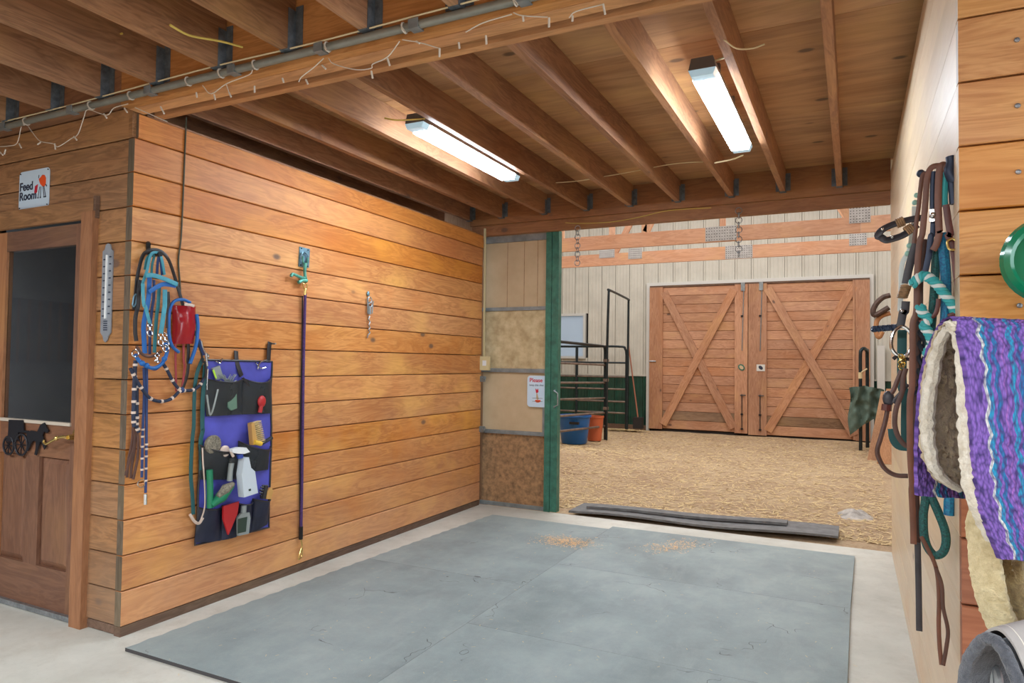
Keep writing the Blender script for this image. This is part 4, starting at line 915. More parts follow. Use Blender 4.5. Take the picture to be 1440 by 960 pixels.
for q_, k in (([(0.035,0.06,1.321),(0.035,0.065,1.232),(0.035,0.066,1.121),(0.035,0.064,1.06),(0.035,0.064,0.964),(0.035,0.065,0.868),(0.035,0.066,0.773)], 0), ([(0.035,0.075,1.321),(0.035,0.079,1.231),(0.035,0.081,1.12),(0.035,0.083,1.03),(0.035,0.087,0.866),(0.035,0.089,0.693)], 0)):
    strap_part(lr, 'strap', q_, .012, .008, 'navy')
for q_ in ([(0.035,0.065,1.026),(0.035,0.064,0.964),(0.035,0.065,0.868),(0.035,0.066,0.773)], [(0.035,0.086,0.948),(0.035,0.087,0.866),(0.035,0.089,0.693)]): beads(lr, q_, 5, .0085, 'bead', .009)
put(MB().ring([(0.035,0.065,0.744)][0], WX, .02, .003, 14, 5), 'ring', 'chrome', lr); put(MB().tube([(0.035,0.088,0.688),(0.035,0.089,0.635)], .008, 8), 'clip', 'chrome', lr)

rv = thing('red_pouch', (0.03,0.305,1.44), 'shiny red vinyl case with blue piping hanging right of the teal bridle', 'case')
q_ = [Vector(p) for p in [(0.02,0.226,1.647),(0.02,0.364,1.65),(0.02,0.357,1.448),(0.02,0.23,1.444)]]
rvm = MB(); rvm.shell(14, 14, lambda u, v: (q_[0].lerp(q_[1], u)).lerp(q_[3].lerp(q_[2], u), v)+V(.045*(sin(pi*u)**.5 if 0 < u < 1 else 0)*(.6+.4*sin(pi*min(1, max(0, v))))+.004*noise.noise(V(u*8, v*8, 1)), 0, 0), (-.004, 0, 0))
put(rvm, 'body', 'red_vinyl', rv, smooth=True)
rope_part(rv, 'piping', [(0.05,0.307,1.667),(0.05,0.266,1.679),(0.05,0.222,1.672),(0.05,0.196,1.649),(0.05,0.183,1.608),(0.05,0.182,1.543),(0.05,0.186,1.485),(0.05,0.205,1.432),(0.05,0.246,1.401)], .0085, 'blue_nylon')
rope_part(rv, 'piping', [(0.05,0.348,1.608),(0.05,0.357,1.552),(0.05,0.355,1.484),(0.05,0.345,1.424),(0.05,0.315,1.342)], .0095, 'blue_nylon')
strap_part(rv, 'strap', [(0.03,0.24,1.445),(0.03,0.242,1.371),(0.03,0.243,1.344),(0.03,0.248,1.266),(0.03,0.252,1.196)], .011, .005, 'red_strap')
strap_part(rv, 'strap', [(0.03,0.287,1.454),(0.03,0.292,1.352),(0.03,0.298,1.336),(0.03,0.294,1.273),(0.03,0.287,1.218)], .012, .005, 'red_strap')
strap_part(rv, 'top_trim', [(0.066,0.259,1.654),(0.066,0.29,1.654),(0.066,0.318,1.649)], .014, .005, 'bead')

gw = thing('green_halter', (0.03,0.393,0.482), 'dark green web halter straps hanging beside the blue organizer, white ring at the bottom', 'halter')
strap_part(gw, 'cheek_strap', [(0.03,0.412,1.373),(0.03,0.379,1.296),(0.03,0.365,1.216),(0.03,0.364,1.105),(0.03,0.365,1.005),(0.03,0.358,0.925),(0.03,0.355,0.747),(0.03,0.369,0.626),(0.03,0.377,0.53)], .022, .005, 'green_web')
strap_part(gw, 'cheek_strap', [(0.035,0.424,1.337),(0.035,0.419,1.247),(0.035,0.413,1.143),(0.035,0.415,1.001),(0.035,0.419,0.978),(0.035,0.407,0.921),(0.035,0.416,0.86),(0.035,0.417,0.763)], .026, .005, 'green_web')
strap_part(gw, 'edge_band', [(0.06,0.399,0.887),(0.06,0.406,0.803),(0.06,0.418,0.705),(0.06,0.425,0.608),(0.06,0.421,0.549),(0.06,0.396,0.488)], .008, .004, 'bead')
put(MB().tube(cr([(0.04,0.348,0.536),(0.04,0.377,0.495),(0.04,0.406,0.478),(0.04,0.43,0.503)], 4), .008, 8), 'ring', 'bead', gw, smooth=True)
rope_part(gw, 'snap', [(0.06,0.373,1.465),(0.06,0.386,1.425),(0.06,0.406,1.393),(0.06,0.416,1.369),(0.06,0.423,1.385),(0.06,0.408,1.397),(0.06,0.406,1.385),(0.06,0.418,1.329)], .005, 'chrome')
rope_part(gw, 'snap', [(0.06,0.421,1.313),(0.06,0.418,1.252),(0.06,0.418,1.2)], .004, 'chrome')
strap_part(gw, 'short_strap', [(0.05,0.367,1.473),(0.05,0.385,1.425),(0.05,0.402,1.389)], .016, .006, 'navy')

# green cable down the wall
put(MB().tube(cr([(0.006,0.286,2.664),(0.006,0.282,2.374),(0.006,0.275,2.028),(0.006,0.262,1.893),(0.006,0.274,1.78),(0.006,0.282,1.686)], 6), .0045, 6), 'wall_cable', 'cable_green', label='thin dark green cable running down the tack wall above the red case', cat='cable', smooth=True)

# tie ring plate, fitting, purple lead rope
tp_ = thing('tie_ring', (0.0,1.196,1.977), 'galvanised tie ring plate screwed to the tack wall', 'tie ring')
pc = [(0.006,1.151,2.102),(0.006,1.243,2.1),(0.006,1.24,1.976),(0.006,1.146,1.973)]
put(MB().prism3([Vector(p)-V(.006, 0, 0) for p in pc], (.007, 0, 0)), 'plate', 'zinc_blue', tp_)
for p_ in [(0.008,1.165,2.093),(0.008,1.225,2.091),(0.008,1.162,1.984),(0.008,1.225,1.984)]: put(MB().ball(p_, .005, 4), 'screw', 'black_iron', tp_)
put(MB().tube(cr([(0.02,1.154,2.051),(0.02,1.169,2.068),(0.02,1.201,2.06),(0.02,1.216,2.04),(0.02,1.207,2.015),(0.02,1.183,2.005),(0.02,1.159,2.022),(0.02,1.154,2.051)], 4), .005, 6), 'ring', 'zinc_blue', tp_, smooth=True)
vb = thing('trigger_snap', (0.03,1.168,1.856), 'green tarnished brass panic snap hanging from the tie ring plate', 'snap')
put(MB().tube(cr([(0.03,1.157,2.038),(0.03,1.157,2.004),(0.03,1.178,1.99),(0.03,1.198,2.006),(0.03,1.2,2.037)], 4), .005, 6), 'shackle', 'verdigris', vb, smooth=True)
put(MB().tube([(0.03,1.178,1.997),(0.03,1.177,1.966),(0.03,1.176,1.932),(0.03,1.186,1.879)], .012, 8, rf=lambda t: .011+.004*sin(t*9)), 'body', 'verdigris', vb, smooth=True)
put(MB().tube(cr([(0.03,1.181,1.899),(0.035,1.128,1.9),(0.035,1.091,1.908),(0.035,1.06,1.911),(0.035,1.051,1.894)], 4), .010, 8), 'arm', 'verdigris', vb, smooth=True)
put(MB().tube([(0.035,1.19,1.883),(0.035,1.152,1.882),(0.035,1.116,1.865)], .012, 8), 'arm', 'verdigris', vb, smooth=True)
pr_ = thing('purple_lead_rope', (0.03,1.195,0.115), 'purple lead rope hanging straight down from the tarnished brass snap', 'lead rope')
put(MB().tube(cr([(0.03,1.186,1.869),(0.03,1.163,1.86),(0.03,1.168,1.837),(0.03,1.183,1.822),(0.03,1.197,1.84),(0.03,1.193,1.863)], 4), .005, 6).tube([(0.03,1.183,1.822),(0.03,1.179,1.788)], .010, 8), 'snap', 'brass', pr_, smooth=True, kind='stuff')
put(MB().tube(cr([(0.03,1.183,1.798),(0.028,1.185,1.673),(0.02,1.192,1.396),(0.02,1.197,0.936),(0.02,1.202,0.568),(0.02,1.203,0.285)], 5), .0095, 8), 'rope', 'purple_rope', pr_, smooth=True)
put(MB().tube(cr([(0.012,1.179,1.784),(0.012,1.185,1.396),(0.012,1.186,0.936),(0.012,1.194,0.569),(0.012,1.2,0.285)], 5), .0045, 6), 'thin_cord', 'black_iron', pr_, smooth=True)
put(MB().tube([(0.02,1.202,0.294),(0.02,1.203,0.212)], .013, 8), 'end_cap', 'black_iron', pr_, smooth=True)
put(MB().tube(cr([(0.02,1.203,0.217),(0.02,1.214,0.164),(0.02,1.196,0.123),(0.02,1.188,0.089),(0.02,1.213,0.101),(0.02,1.217,0.154)], 4), .005, 6), 'end_snap', 'brass', pr_, smooth=True)
# short chain with snap
ch = thing('wall_chain', (0.02,1.862,1.563), 'short rusty chain with snap on a small blue wall eye', 'chain')
put(MB().ball([(0.01,1.856,1.863)][0], .014, 6, (.6, 1, 1.4)), 'wall_eye', 'zinc_blue', ch, smooth=True)
put(MB().ring([(0.02,1.862,1.817)][0], WX, .022, .0045, 14, 6).ring([(0.02,1.87,1.783)][0], WX, .018, .004, 14, 6), 'ring', 'steel', ch, smooth=True, kind='stuff')
put(MB().tube([(0.02,1.835,1.83),(0.02,1.844,1.716)], .005, 6).tube([(0.02,1.863,1.771),(0.02,1.865,1.71)], .011, 8).tube([(0.02,1.902,1.813),(0.02,1.893,1.719)], .005, 6), 'snap', 'steel_dull', ch, smooth=True, kind='stuff')
lk = [(0.018,1.868,1.698),(0.018,1.854,1.675),(0.018,1.873,1.657),(0.018,1.861,1.633),(0.018,1.874,1.614),(0.018,1.859,1.595),(0.018,1.875,1.576),(0.018,1.851,1.556),(0.018,1.846,1.537)]
for a_, b_ in zip(lk, lk[1:]): put(MB().tube([a_, b_], .005, 6), 'link', 'piperust' if a_[2] < 1.5 else 'steel', ch)

# ------------------------------------------------------------------ hanging grooming organizer
colr('organizer_blue', (84, 86, 188), .5, nz=.18, scale=6); colr('mesh_pocket', (52, 56, 58), .6, alpha=.82, nz=.3, scale=9); colr('navy_pocket', (38, 42, 66), .45, alpha=.9, nz=.3, scale=8)
og = thing('grooming_organizer', (0.01,0.653,0.305), 'blue hanging grooming organizer with dark mesh pockets on the tack wall', 'organizer')
c4 = [Vector(p) for p in [(0.014,0.442,1.362),(0.014,0.919,1.357),(0.014,0.927,0.346),(0.014,0.396,0.361)]]
def bag(u, v, x=.0): 
    p = c4[0].lerp(c4[1], u).lerp(c4[3].lerp(c4[2], u), v); return p+V(x+.006*noise.noise(V(u*5, v*9, 0)), .010*sin(v*9)*(.5-u), 0)
put(MB().shell(12, 30, lambda u, v: bag(u, v, .008), (-.004, 0, 0)), 'backing', 'organizer_blue', og, smooth=True)
edge = [bag(u/10, 0, .01) for u in range(11)]+[bag(1, v/20, .01) for v in range(1, 21)]+[bag(1-u/10, 1, .01) for u in range(1, 11)]+[bag(0, 1-v/20, .01) for v in range(1, 20)]
put(MB().tube(edge, .006, 6, closed=True), 'edge_binding', 'black_leather', og, smooth=True)
strap_part(og, 'hanging_strap', [(0.006,0.658,1.416),(0.02,0.651,1.361),(0.03,0.664,1.304),(0.03,0.681,1.271)], .028, .006, 'black_leather')
strap_part(og, 'hanging_strap', [(0.012,0.908,1.476),(0.016,0.9,1.438),(0.02,0.893,1.35)], .03, .006, 'black_leather')
strap_part(og, 'elastic_strap', [(0.05,0.672,1.259),(0.05,0.718,1.219),(0.05,0.769,1.185),(0.05,0.817,1.157)], .016, .005, 'black_leather')
put(MB().tube([(-0.0,0.926,1.468),(0.045,0.923,1.466)], .006, 6), 'screw_hook', 'steel', og)
b = MB()
for q_ in ([(0.03,0.496,1.357),(0.03,0.526,1.345),(0.03,0.541,1.373)], [(0.03,0.783,1.349),(0.03,0.823,1.316),(0.03,0.862,1.32)], [(0.03,0.801,1.31),(0.03,0.817,1.35),(0.03,0.869,1.367)]): b.tube(cr(q_, 4), .004, 6)
put(b, 'metal_clip', 'chrome', og, smooth=True, kind='stuff')
def pocket(pts, bulge, mat, sag=.0, nm='pocket'):
    a = [Vector(p) for p in pts]
    def f(u, v):
        p = a[0].lerp(a[1], u).lerp(a[3].lerp(a[2], u), v)
        h = sin(pi*u)**.7 if 0 < u < 1 else 0
        return p+V(bulge*h*(1-.75*v)+.004*noise.noise(V(u*7, v*7, bulge*100)), 0, -sag*h*(1-v))
    put(MB().shell(14, 10, f, (-.003, 0, 0)), nm, mat, og, smooth=True)
    put(MB().tube([f(i/14, 0) for i in range(15)], .0045, 6), 'pocket_binding', 'black_leather', og, smooth=True)
    return f
pocket([(0.03,0.433,1.259),(0.03,0.686,1.258),(0.03,0.688,1.049),(0.03,0.443,1.052)], .055, 'mesh_pocket', .02)
pocket([(0.03,0.688,1.258),(0.03,0.906,1.262),(0.03,0.913,1.041),(0.03,0.691,1.048)], .05, 'mesh_pocket', .03)
pocket([(0.03,0.397,0.903),(0.03,0.666,0.857),(0.03,0.672,0.674),(0.03,0.407,0.713)], .06, 'mesh_pocket', .03)
pocket([(0.03,0.669,0.895),(0.03,0.912,0.838),(0.03,0.903,0.701),(0.03,0.675,0.712)], .07, 'mesh_pocket', .03)
pocket([(0.028,0.413,0.559),(0.028,0.564,0.537),(0.028,0.566,0.348),(0.028,0.391,0.375)], .035, 'navy_pocket', .01)
pocket([(0.028,0.566,0.543),(0.028,0.674,0.537),(0.028,0.676,0.345),(0.028,0.568,0.349)], .035, 'navy_pocket', .01)
pocket([(0.028,0.678,0.536),(0.028,0.783,0.527),(0.028,0.786,0.35),(0.028,0.679,0.351)], .035, 'navy_pocket', .01)
pocket([(0.028,0.786,0.543),(0.028,0.919,0.52),(0.028,0.909,0.371),(0.028,0.788,0.353)], .05, 'navy_pocket', .01)
# things in the pockets
colr('sage', (92, 122, 104), .6); colr('bristle', (214, 186, 130), .8, nz=.3, scale=60); colr('brush_wood', (196, 150, 84), .5); colr('yellow', (226, 186, 60), .5); colr('pale_plastic', (196, 206, 214), .35); colr('blue_cap', (40, 66, 150), .4)
colr('bright_green', (24, 120, 84), .4); colr('red_plastic', (176, 36, 40), .4); colr('grey_bristle', (150, 142, 124), .85, nz=.5, scale=90); colr('clear_grey', (150, 158, 156), .3, alpha=.8); colr('lime', (176, 220, 60), .5); colr('dark_label', (44, 60, 50), .5)
t = thing('grooming_brush', [(0.05,0.594,1.084)][0], 'sage green brush with pale bristles in the top left organizer pocket', 'brush')
put(MB().prism3([(0.05,0.543,1.217),(0.05,0.617,1.219),(0.05,0.625,1.088),(0.05,0.586,1.078),(0.05,0.562,1.098)], (.012, 0, 0)), 'body', 'sage', t)
b = MB(); r = random.Random(5)
for i in range(26):
    p = Vector([(0.055,0.577,1.226)][0]); b.tube([p+V(0, r.uniform(-.03, .03), -.01), p+V(r.uniform(-.01, .02), r.uniform(-.075, .05), r.uniform(.02, .06))], .0025, 4)
put(b, 'bristles', 'clear_grey', t, kind='stuff')
t = thing('tube_packet', [(0.03,0.499,1.255)][0], 'clear packet with a lime green stripe behind the sage green brush', 'packet')
put(MB().prism3([(0.035,0.463,1.317),(0.035,0.511,1.332),(0.035,0.54,1.261),(0.035,0.491,1.252)], (.012, 0, 0)), 'packet', 'clear_grey', t)
put(MB().prism3([(0.048,0.461,1.305),(0.048,0.471,1.31),(0.048,0.491,1.262),(0.048,0.484,1.258)], (.002, 0, 0)), 'stripe', 'lime', t)
t = thing('red_comb', [(0.06,0.802,1.053)][0], 'dark red round grooming tool in the top right mesh pocket', 'grooming tool')
put(MB().ball([(0.065,0.804,1.119)][0], .030, 8, (.5, 1, 1.2)).tube([(0.065,0.8,1.093),(0.065,0.791,1.054)], .012, 8), 'head', 'red_plastic', t, smooth=True, kind='stuff')
for q_ in ([(0.07,0.417,1.173),(0.07,0.434,1.063),(0.07,0.474,1.201)], [(0.075,0.659,1.062),(0.075,0.747,1.148)]):
    pass
t = thing('hoof_wire', [(0.08,0.426,1.064)][0], 'bent pale wire handle resting in front of the top left pocket', 'wire')
put(MB().tube(cr([(0.09,0.394,1.174),(0.09,0.408,1.102),(0.09,0.419,1.065),(0.09,0.438,1.1),(0.09,0.466,1.202)], 5), .005, 6), 'wire', 'clear_grey', t, smooth=True)
t = thing('dandy_brush', [(0.06,0.77,0.848)][0], 'wooden dandy brush with yellow end standing in the middle right pocket', 'brush')
put(MB().prism3([(0.055,0.71,0.997),(0.055,0.733,1.001),(0.055,0.766,0.865),(0.055,0.728,0.869)], (.03, 0, 0)), 'wooden_back', 'brush_wood', t)
b = MB()
q1, q2 = [(0.07,0.723,0.996),(0.07,0.756,0.871)]; q3, q4 = [(0.07,0.786,1.005),(0.07,0.824,0.88)]
for i in range(12):
    for j in range(3):
        a_ = Vector(q1).lerp(Vector(q2), i/11); c_ = Vector(q3).lerp(Vector(q4), i/11); b.tube([a_+V(-.012+.012*j, 0, 0), c_+V(-.012+.012*j, 0, 0)], .0035, 5)
put(b, 'bristles', 'bristle', t, kind='stuff')
put(MB().tube([(0.09,0.732,0.887),(0.09,0.783,0.872)], .014, 8), 'yellow_end', 'yellow', t, smooth=True)
t = thing('dark_glove', [(0.06,0.847,0.847)][0], 'dark rounded rubber curry beside the wooden dandy brush', 'grooming tool')
put(MB().tube([(0.075,0.806,0.872),(0.075,0.879,0.898)], .02, 8, rf=lambda t: .012+.012*sin(pi*t)), 'body', 'mesh_pocket', t, smooth=True)
t = thing('round_brush', [(0.06,0.456,0.881)][0], 'round grey bristle brush in the middle left pocket', 'brush')
put(MB().lathe([(.05, 0), (.052, .015), (.044, .022)], [(0.05,0.467,0.898)][0], WX, 20), 'bristles', 'grey_bristle', t, smooth=True)
t = thing('face_brush', [(0.06,0.538,0.854)][0], 'small pale oval brush next to the round grey brush', 'brush')
put(MB().lathe([(.032, 0), (.034, .012), (.026, .02)], [(0.065,0.536,0.853)][0], WX, 16), 'bristles', 'bead', t, smooth=True)
t = thing('spray_bottle', [(0.09,0.676,0.587)][0], 'pale blue spray bottle with white trigger hanging on the middle pockets', 'spray bottle')
put(MB().prism3([(0.09,0.611,0.754),(0.09,0.618,0.81),(0.09,0.653,0.812),(0.09,0.671,0.749),(0.09,0.7,0.726),(0.09,0.726,0.598),(0.09,0.624,0.589),(0.09,0.605,0.717)], (.045, 0, 0)), 'bottle', 'pale_plastic', t)
put(MB().tube([(0.112,0.611,0.812),(0.112,0.606,0.833)], .018, 10), 'collar', 'blue_cap', t)
put(MB().prism3([(0.1,0.541,0.869),(0.1,0.587,0.875),(0.1,0.642,0.867),(0.1,0.669,0.839),(0.1,0.628,0.833),(0.1,0.588,0.838),(0.1,0.549,0.849)], (.025, 0, 0)), 'trigger_head', 'white', t)
put(MB().tube([(0.11,0.548,0.853),(0.11,0.564,0.824)], .008, 6), 'trigger', 'bead', t)
put(MB().prism3([(0.136,0.654,0.631),(0.136,0.67,0.632),(0.136,0.673,0.62),(0.136,0.657,0.62)], (.001, 0, 0)), 'small_label', 'dark_label', t)
t = thing('clear_bottle', [(0.07,0.581,0.682)][0], 'clear ribbed bottle neck between the round brush and the spray bottle', 'bottle')
put(MB().tube([(0.085,0.576,0.789),(0.085,0.569,0.747),(0.085,0.564,0.686)], .016, 10, rf=lambda t: .016+.002*sin(t*60)), 'neck', 'clear_grey', t, smooth=True)
put(MB().tube([(0.085,0.577,0.814),(0.085,0.576,0.786)], .02, 10), 'cap', 'mesh_pocket', t, smooth=True)
t = thing('green_scraper', [(0.07,0.45,0.556)][0], 'green plastic sweat scraper with angled grey roller in the lower left pocket', 'grooming tool')
put(MB().tube([(0.075,0.436,0.764),(0.075,0.442,0.679),(0.075,0.446,0.558)], .017, 10), 'handle', 'bright_green', t, smooth=True)
put(MB().tube([(0.085,0.444,0.571),(0.085,0.509,0.608),(0.085,0.584,0.658)], .02, 10, rf=lambda t: .016+.018*sin(pi*min(1, t*1.05))), 'head', 'bright_green', t, smooth=True)
put(MB().tube([(0.1,0.474,0.616),(0.1,0.525,0.65),(0.1,0.578,0.672)], .02, 10, rf=lambda t: .012+.016*sin(pi*t)), 'roller', 'grey_bristle', t, smooth=True)
t = thing('red_brush', [(0.05,0.598,0.44)][0], 'red plastic brush standing in the second bottom pocket', 'brush')
put(MB().prism3([(0.068,0.533,0.55),(0.068,0.641,0.559),(0.068,0.631,0.492),(0.068,0.572,0.385),(0.068,0.535,0.479)], (.012, 0, 0)), 'body', 'red_plastic', t)
t = thing('label_bottle', [(0.05,0.704,0.355)][0], 'clear bottle with a black label in the third bottom pocket', 'bottle')
put(MB().prism3([(0.066,0.634,0.466),(0.066,0.657,0.487),(0.066,0.718,0.482),(0.066,0.727,0.448),(0.066,0.717,0.36),(0.066,0.641,0.364)], (.014, 0, 0)), 'bottle', 'clear_grey', t)
put(MB().prism3([(0.08,0.634,0.461),(0.08,0.701,0.461),(0.08,0.693,0.377),(0.08,0.635,0.379)], (.002, 0, 0)), 'label', 'dark_label', t)
put(MB().tube([(0.074,0.678,0.487),(0.074,0.681,0.527)], .016, 10), 'neck', 'clear_grey', t, smooth=True)
t = thing('hoof_pick', [(0.06,0.848,0.536)][0], 'dark hoof brush with wooden back in the bottom right pocket', 'brush')
put(MB().prism3([(0.06,0.848,0.536),(0.06,0.856,0.581),(0.06,0.881,0.6),(0.06,0.904,0.58),(0.06,0.888,0.529)], (.015, 0, 0)), 'wooden_back', 'brush_wood', t)
b = MB()
for q_ in [(0.06,0.816,0.61),(0.06,0.81,0.594),(0.06,0.808,0.578),(0.06,0.813,0.561),(0.06,0.828,0.618)]: b.tube([q_, Vector(q_)+V(.012, .035, -.005)], .005, 5)
b.tube([(0.065,0.85,0.615),(0.065,0.83,0.539)], .016, 8)
put(b, 'bristles', 'black_leather', t, smooth=True, kind='stuff')

# ================================================================== tack hanging on the right wall end
PY = .12
colr('saddle_leather', (120, 76, 58), .45, nz=.2, scale=12); colr('oxblood', (98, 46, 40), .4, nz=.2); colr('charcoal_leather', (60, 58, 64), .45, nz=.25)
colr('rope_teal_dark', (30, 108, 104), .7, c2=(30, 44, 46), scale=220); colr('rope_blue', (20, 140, 176), .65, c2=(30, 70, 120), scale=160); colr('rope_teal', (58, 164, 168), .65); colr('rope_white', (214, 222, 220), .7)
colr('hook_blue', (42, 54, 76), .45, .3); colr('rawhide', (178, 140, 100), .6, nz=.4, scale=60); colr('black_rope', (40, 46, 56), .7); colr('mint', (150, 196, 184), .5)
NY = (0, 1, 0)
rh = thing('wall_hook', (3.45, .02, 1.84), 'dark blue pipe hook near the top corner of the pale right wall', 'hook')
put(MB().tube(cr([(3.463,0.06,1.966),(3.465,0.06,1.948),(3.461,0.06,1.926),(3.467,0.06,1.905),(3.474,0.06,1.896)], 5), .013, 10, rf=lambda t: .012+.004*t), 'hook', 'hook_blue', rh, smooth=True)
put(MB().tube([[(3.465,0.06,1.92)][0], (3.47, .06, 1.83)], .010, 8), 'shank', 'hook_blue', rh, smooth=True)
rh2 = thing('wall_hook', (3.43, .4, 1.9), 'small round peg on the pale right wall left of the blue pipe hook', 'hook')
pg = V(*[(3.399,0.16,1.95)][0])
put(MB().tube([pg, V(3.47, .2, pg.z)], .008, 8).ball(pg, .012, 6), 'peg', 'hook_blue', rh2, smooth=True, kind='stuff')

t = thing('western_bridle', (3.38, PY, .85), 'brown leather bridle with long flat reins looped over the right wall hook', 'bridle')
strap_part(t, 'rein', [(3.454,0.1,1.947),(3.435,0.1,1.953),(3.419,0.1,1.947),(3.41,0.1,1.918),(3.406,0.1,1.859),(3.401,0.1,1.797),(3.397,0.1,1.756),(3.391,0.1,1.738),(3.386,0.1,1.691),(3.383,0.1,1.621),(3.381,0.1,1.533),(3.372,0.1,1.497),(3.371,0.1,1.419),(3.369,0.1,1.316),(3.364,0.1,1.276),(3.363,0.1,1.201),(3.364,0.1,1.111),(3.368,0.1,1.036),(3.367,0.1,1.01),(3.37,0.1,0.928),(3.371,0.1,0.861)], .016, .006, 'saddle_leather', nrm=NY)
strap_part(t, 'rein', [(3.455,0.07,1.931),(3.449,0.07,1.946),(3.44,0.07,1.941),(3.436,0.07,1.908),(3.434,0.07,1.839),(3.436,0.07,1.763),(3.436,0.07,1.753),(3.43,0.07,1.723),(3.421,0.07,1.704)], .018, .007, 'saddle_leather', nrm=NY)
strap_part(t, 'rein', [(3.405,0.13,1.747),(3.401,0.13,1.703),(3.395,0.13,1.624),(3.393,0.13,1.538),(3.386,0.13,1.472),(3.383,0.13,1.368),(3.378,0.13,1.29),(3.379,0.13,1.169),(3.38,0.13,1.048),(3.382,0.13,0.994),(3.384,0.13,0.878),(3.385,0.13,0.75)], .014, .006, 'brown_leather', nrm=NY)
strap_part(t, 'strap_end', [(3.382,0.11,0.863),(3.384,0.11,0.743),(3.385,0.11,0.613)], .016, .007, 'charcoal_leather', nrm=NY)
strap_part(t, 'headstall', [(3.41,0.15,1.949),(3.402,0.15,1.939),(3.397,0.15,1.9),(3.392,0.15,1.847),(3.386,0.15,1.802),(3.383,0.15,1.768),(3.379,0.15,1.733)], .012, .005, 'saddle_leather', nrm=NY)
strap_part(t, 'long_thong', [(3.39,0.1,0.885),(3.404,0.1,0.856),(3.426,0.1,0.802),(3.433,0.1,0.728),(3.432,0.1,0.641),(3.434,0.1,0.579),(3.438,0.1,0.531)], .011, .005, 'saddle_leather', nrm=NY)
strap_part(t, 'long_thong', [(3.425,0.09,0.804),(3.439,0.09,0.757),(3.442,0.09,0.695),(3.453,0.09,0.635),(3.449,0.09,0.585),(3.441,0.09,0.534)], .010, .005, 'brown_leather', nrm=NY)

t = thing('oxblood_strap', (3.44, .05, 1.45), 'dark red leather strap with brass buckle hanging nearest the wall corner', 'strap')
strap_part(t, 'strap', [(3.451,0.05,1.828),(3.456,0.05,1.783),(3.461,0.05,1.742),(3.455,0.05,1.743),(3.466,0.05,1.712),(3.472,0.05,1.667),(3.475,0.05,1.622)], .017, .005, 'oxblood', nrm=NY)
strap_part(t, 'strap', [(3.475,0.05,1.622),(3.478,0.05,1.587),(3.478,0.05,1.542)], .014, .005, 'oxblood', nrm=NY)
put(MB().tube(cr([(3.453,0.04,1.724),(3.464,0.04,1.729),(3.474,0.04,1.722),(3.477,0.04,1.707),(3.471,0.04,1.699),(3.458,0.04,1.7),(3.453,0.04,1.711)], 4, closed=True), .0035, 6, closed=True), 'buckle', 'brass', t, smooth=True)
strap_part(t, 'cross_strap', [(3.388,0.07,1.499),(3.408,0.07,1.51),(3.425,0.07,1.521),(3.432,0.07,1.545),(3.434,0.07,1.565)], .012, .005, 'oxblood', nrm=NY)
strap_part(t, 'cross_strap', [(3.454,0.05,1.514),(3.468,0.05,1.52),(3.478,0.05,1.526)], .012, .005, 'oxblood', nrm=NY)

t = thing('dark_headstall', (3.25, .15, 1.7), 'charcoal leather browband with rawhide knots jutting out to the left', 'bridle')
bbp = [(3.408,0.16,1.816),(3.38,0.16,1.815),(3.352,0.16,1.81),(3.319,0.16,1.8),(3.295,0.16,1.787),(3.285,0.16,1.77),(3.293,0.16,1.766),(3.307,0.16,1.756),(3.326,0.16,1.759),(3.352,0.16,1.768),(3.375,0.16,1.784),(3.389,0.16,1.796)]
strap_part(t, 'browband', bbp, .021, .008, 'charcoal_leather', nrm=(.25, 1, -.6))
for q_ in ([(3.336,0.158,1.804),(3.352,0.158,1.81)], [(3.361,0.158,1.779),(3.375,0.158,1.789)]):
    a_, b_ = Vector(q_[0]), Vector(q_[1])
    for i in range(4):
        c = a_.lerp(b_, i/3); put(MB().ring(c, (b_-a_).normalized(), .0125, .0032, 12, 5), 'rawhide_knot', 'rawhide', t, smooth=True)
for q_ in [(3.297,0.145,1.787)]+[(3.322,0.145,1.762)]: put(MB().ball(q_, .005, 5), 'stud', 'chrome', t, smooth=True)
strap_part(t, 'cheek_strap', [(3.385,0.15,1.738),(3.374,0.15,1.699),(3.365,0.15,1.66),(3.358,0.15,1.62)], .022, .006, 'charcoal_leather', nrm=NY)
strap_part(t, 'cheek_strap', [(3.425,0.09,1.788),(3.423,0.09,1.755),(3.418,0.09,1.747),(3.413,0.09,1.701),(3.407,0.09,1.665),(3.401,0.09,1.637)], .016, .006, 'hook_blue', nrm=NY)
for i in range(8):
    c = V(*[(3.359,0.15,1.613)][0])+V(-.0015*i, 0, -.0047*i); put(MB().ring(c, (.1, 0, 1), .0125, .0034, 12, 5), 'rawhide_wrap', 'rawhide', t, smooth=True)
strap_part(t, 'bit_strap', [(3.358,0.15,1.567),(3.355,0.15,1.535),(3.351,0.15,1.537),(3.347,0.15,1.514),(3.343,0.15,1.491)], .022, .007, 'charcoal_leather', nrm=NY)
put(MB().ball([(3.347,0.14,1.538)][0], .006, 5), 'stud', 'chrome', t, smooth=True)
put(MB().box(tuple(V(*[(3.422,0.08,1.805)][0])-V(.009, .006, .018)), tuple(V(*[(3.422,0.08,1.805)][0])+V(.009, .006, .018))).ball([(3.421,0.07,1.805)][0], .009, 6), 'buckle', 'chrome', t, smooth=True, kind='stuff')
put(MB().tube(cr([(3.427,0.1,1.937),(3.425,0.1,1.898),(3.424,0.1,1.86),(3.424,0.1,1.829)], 4), .008, 8), 'crown', 'hook_blue', t, smooth=True)

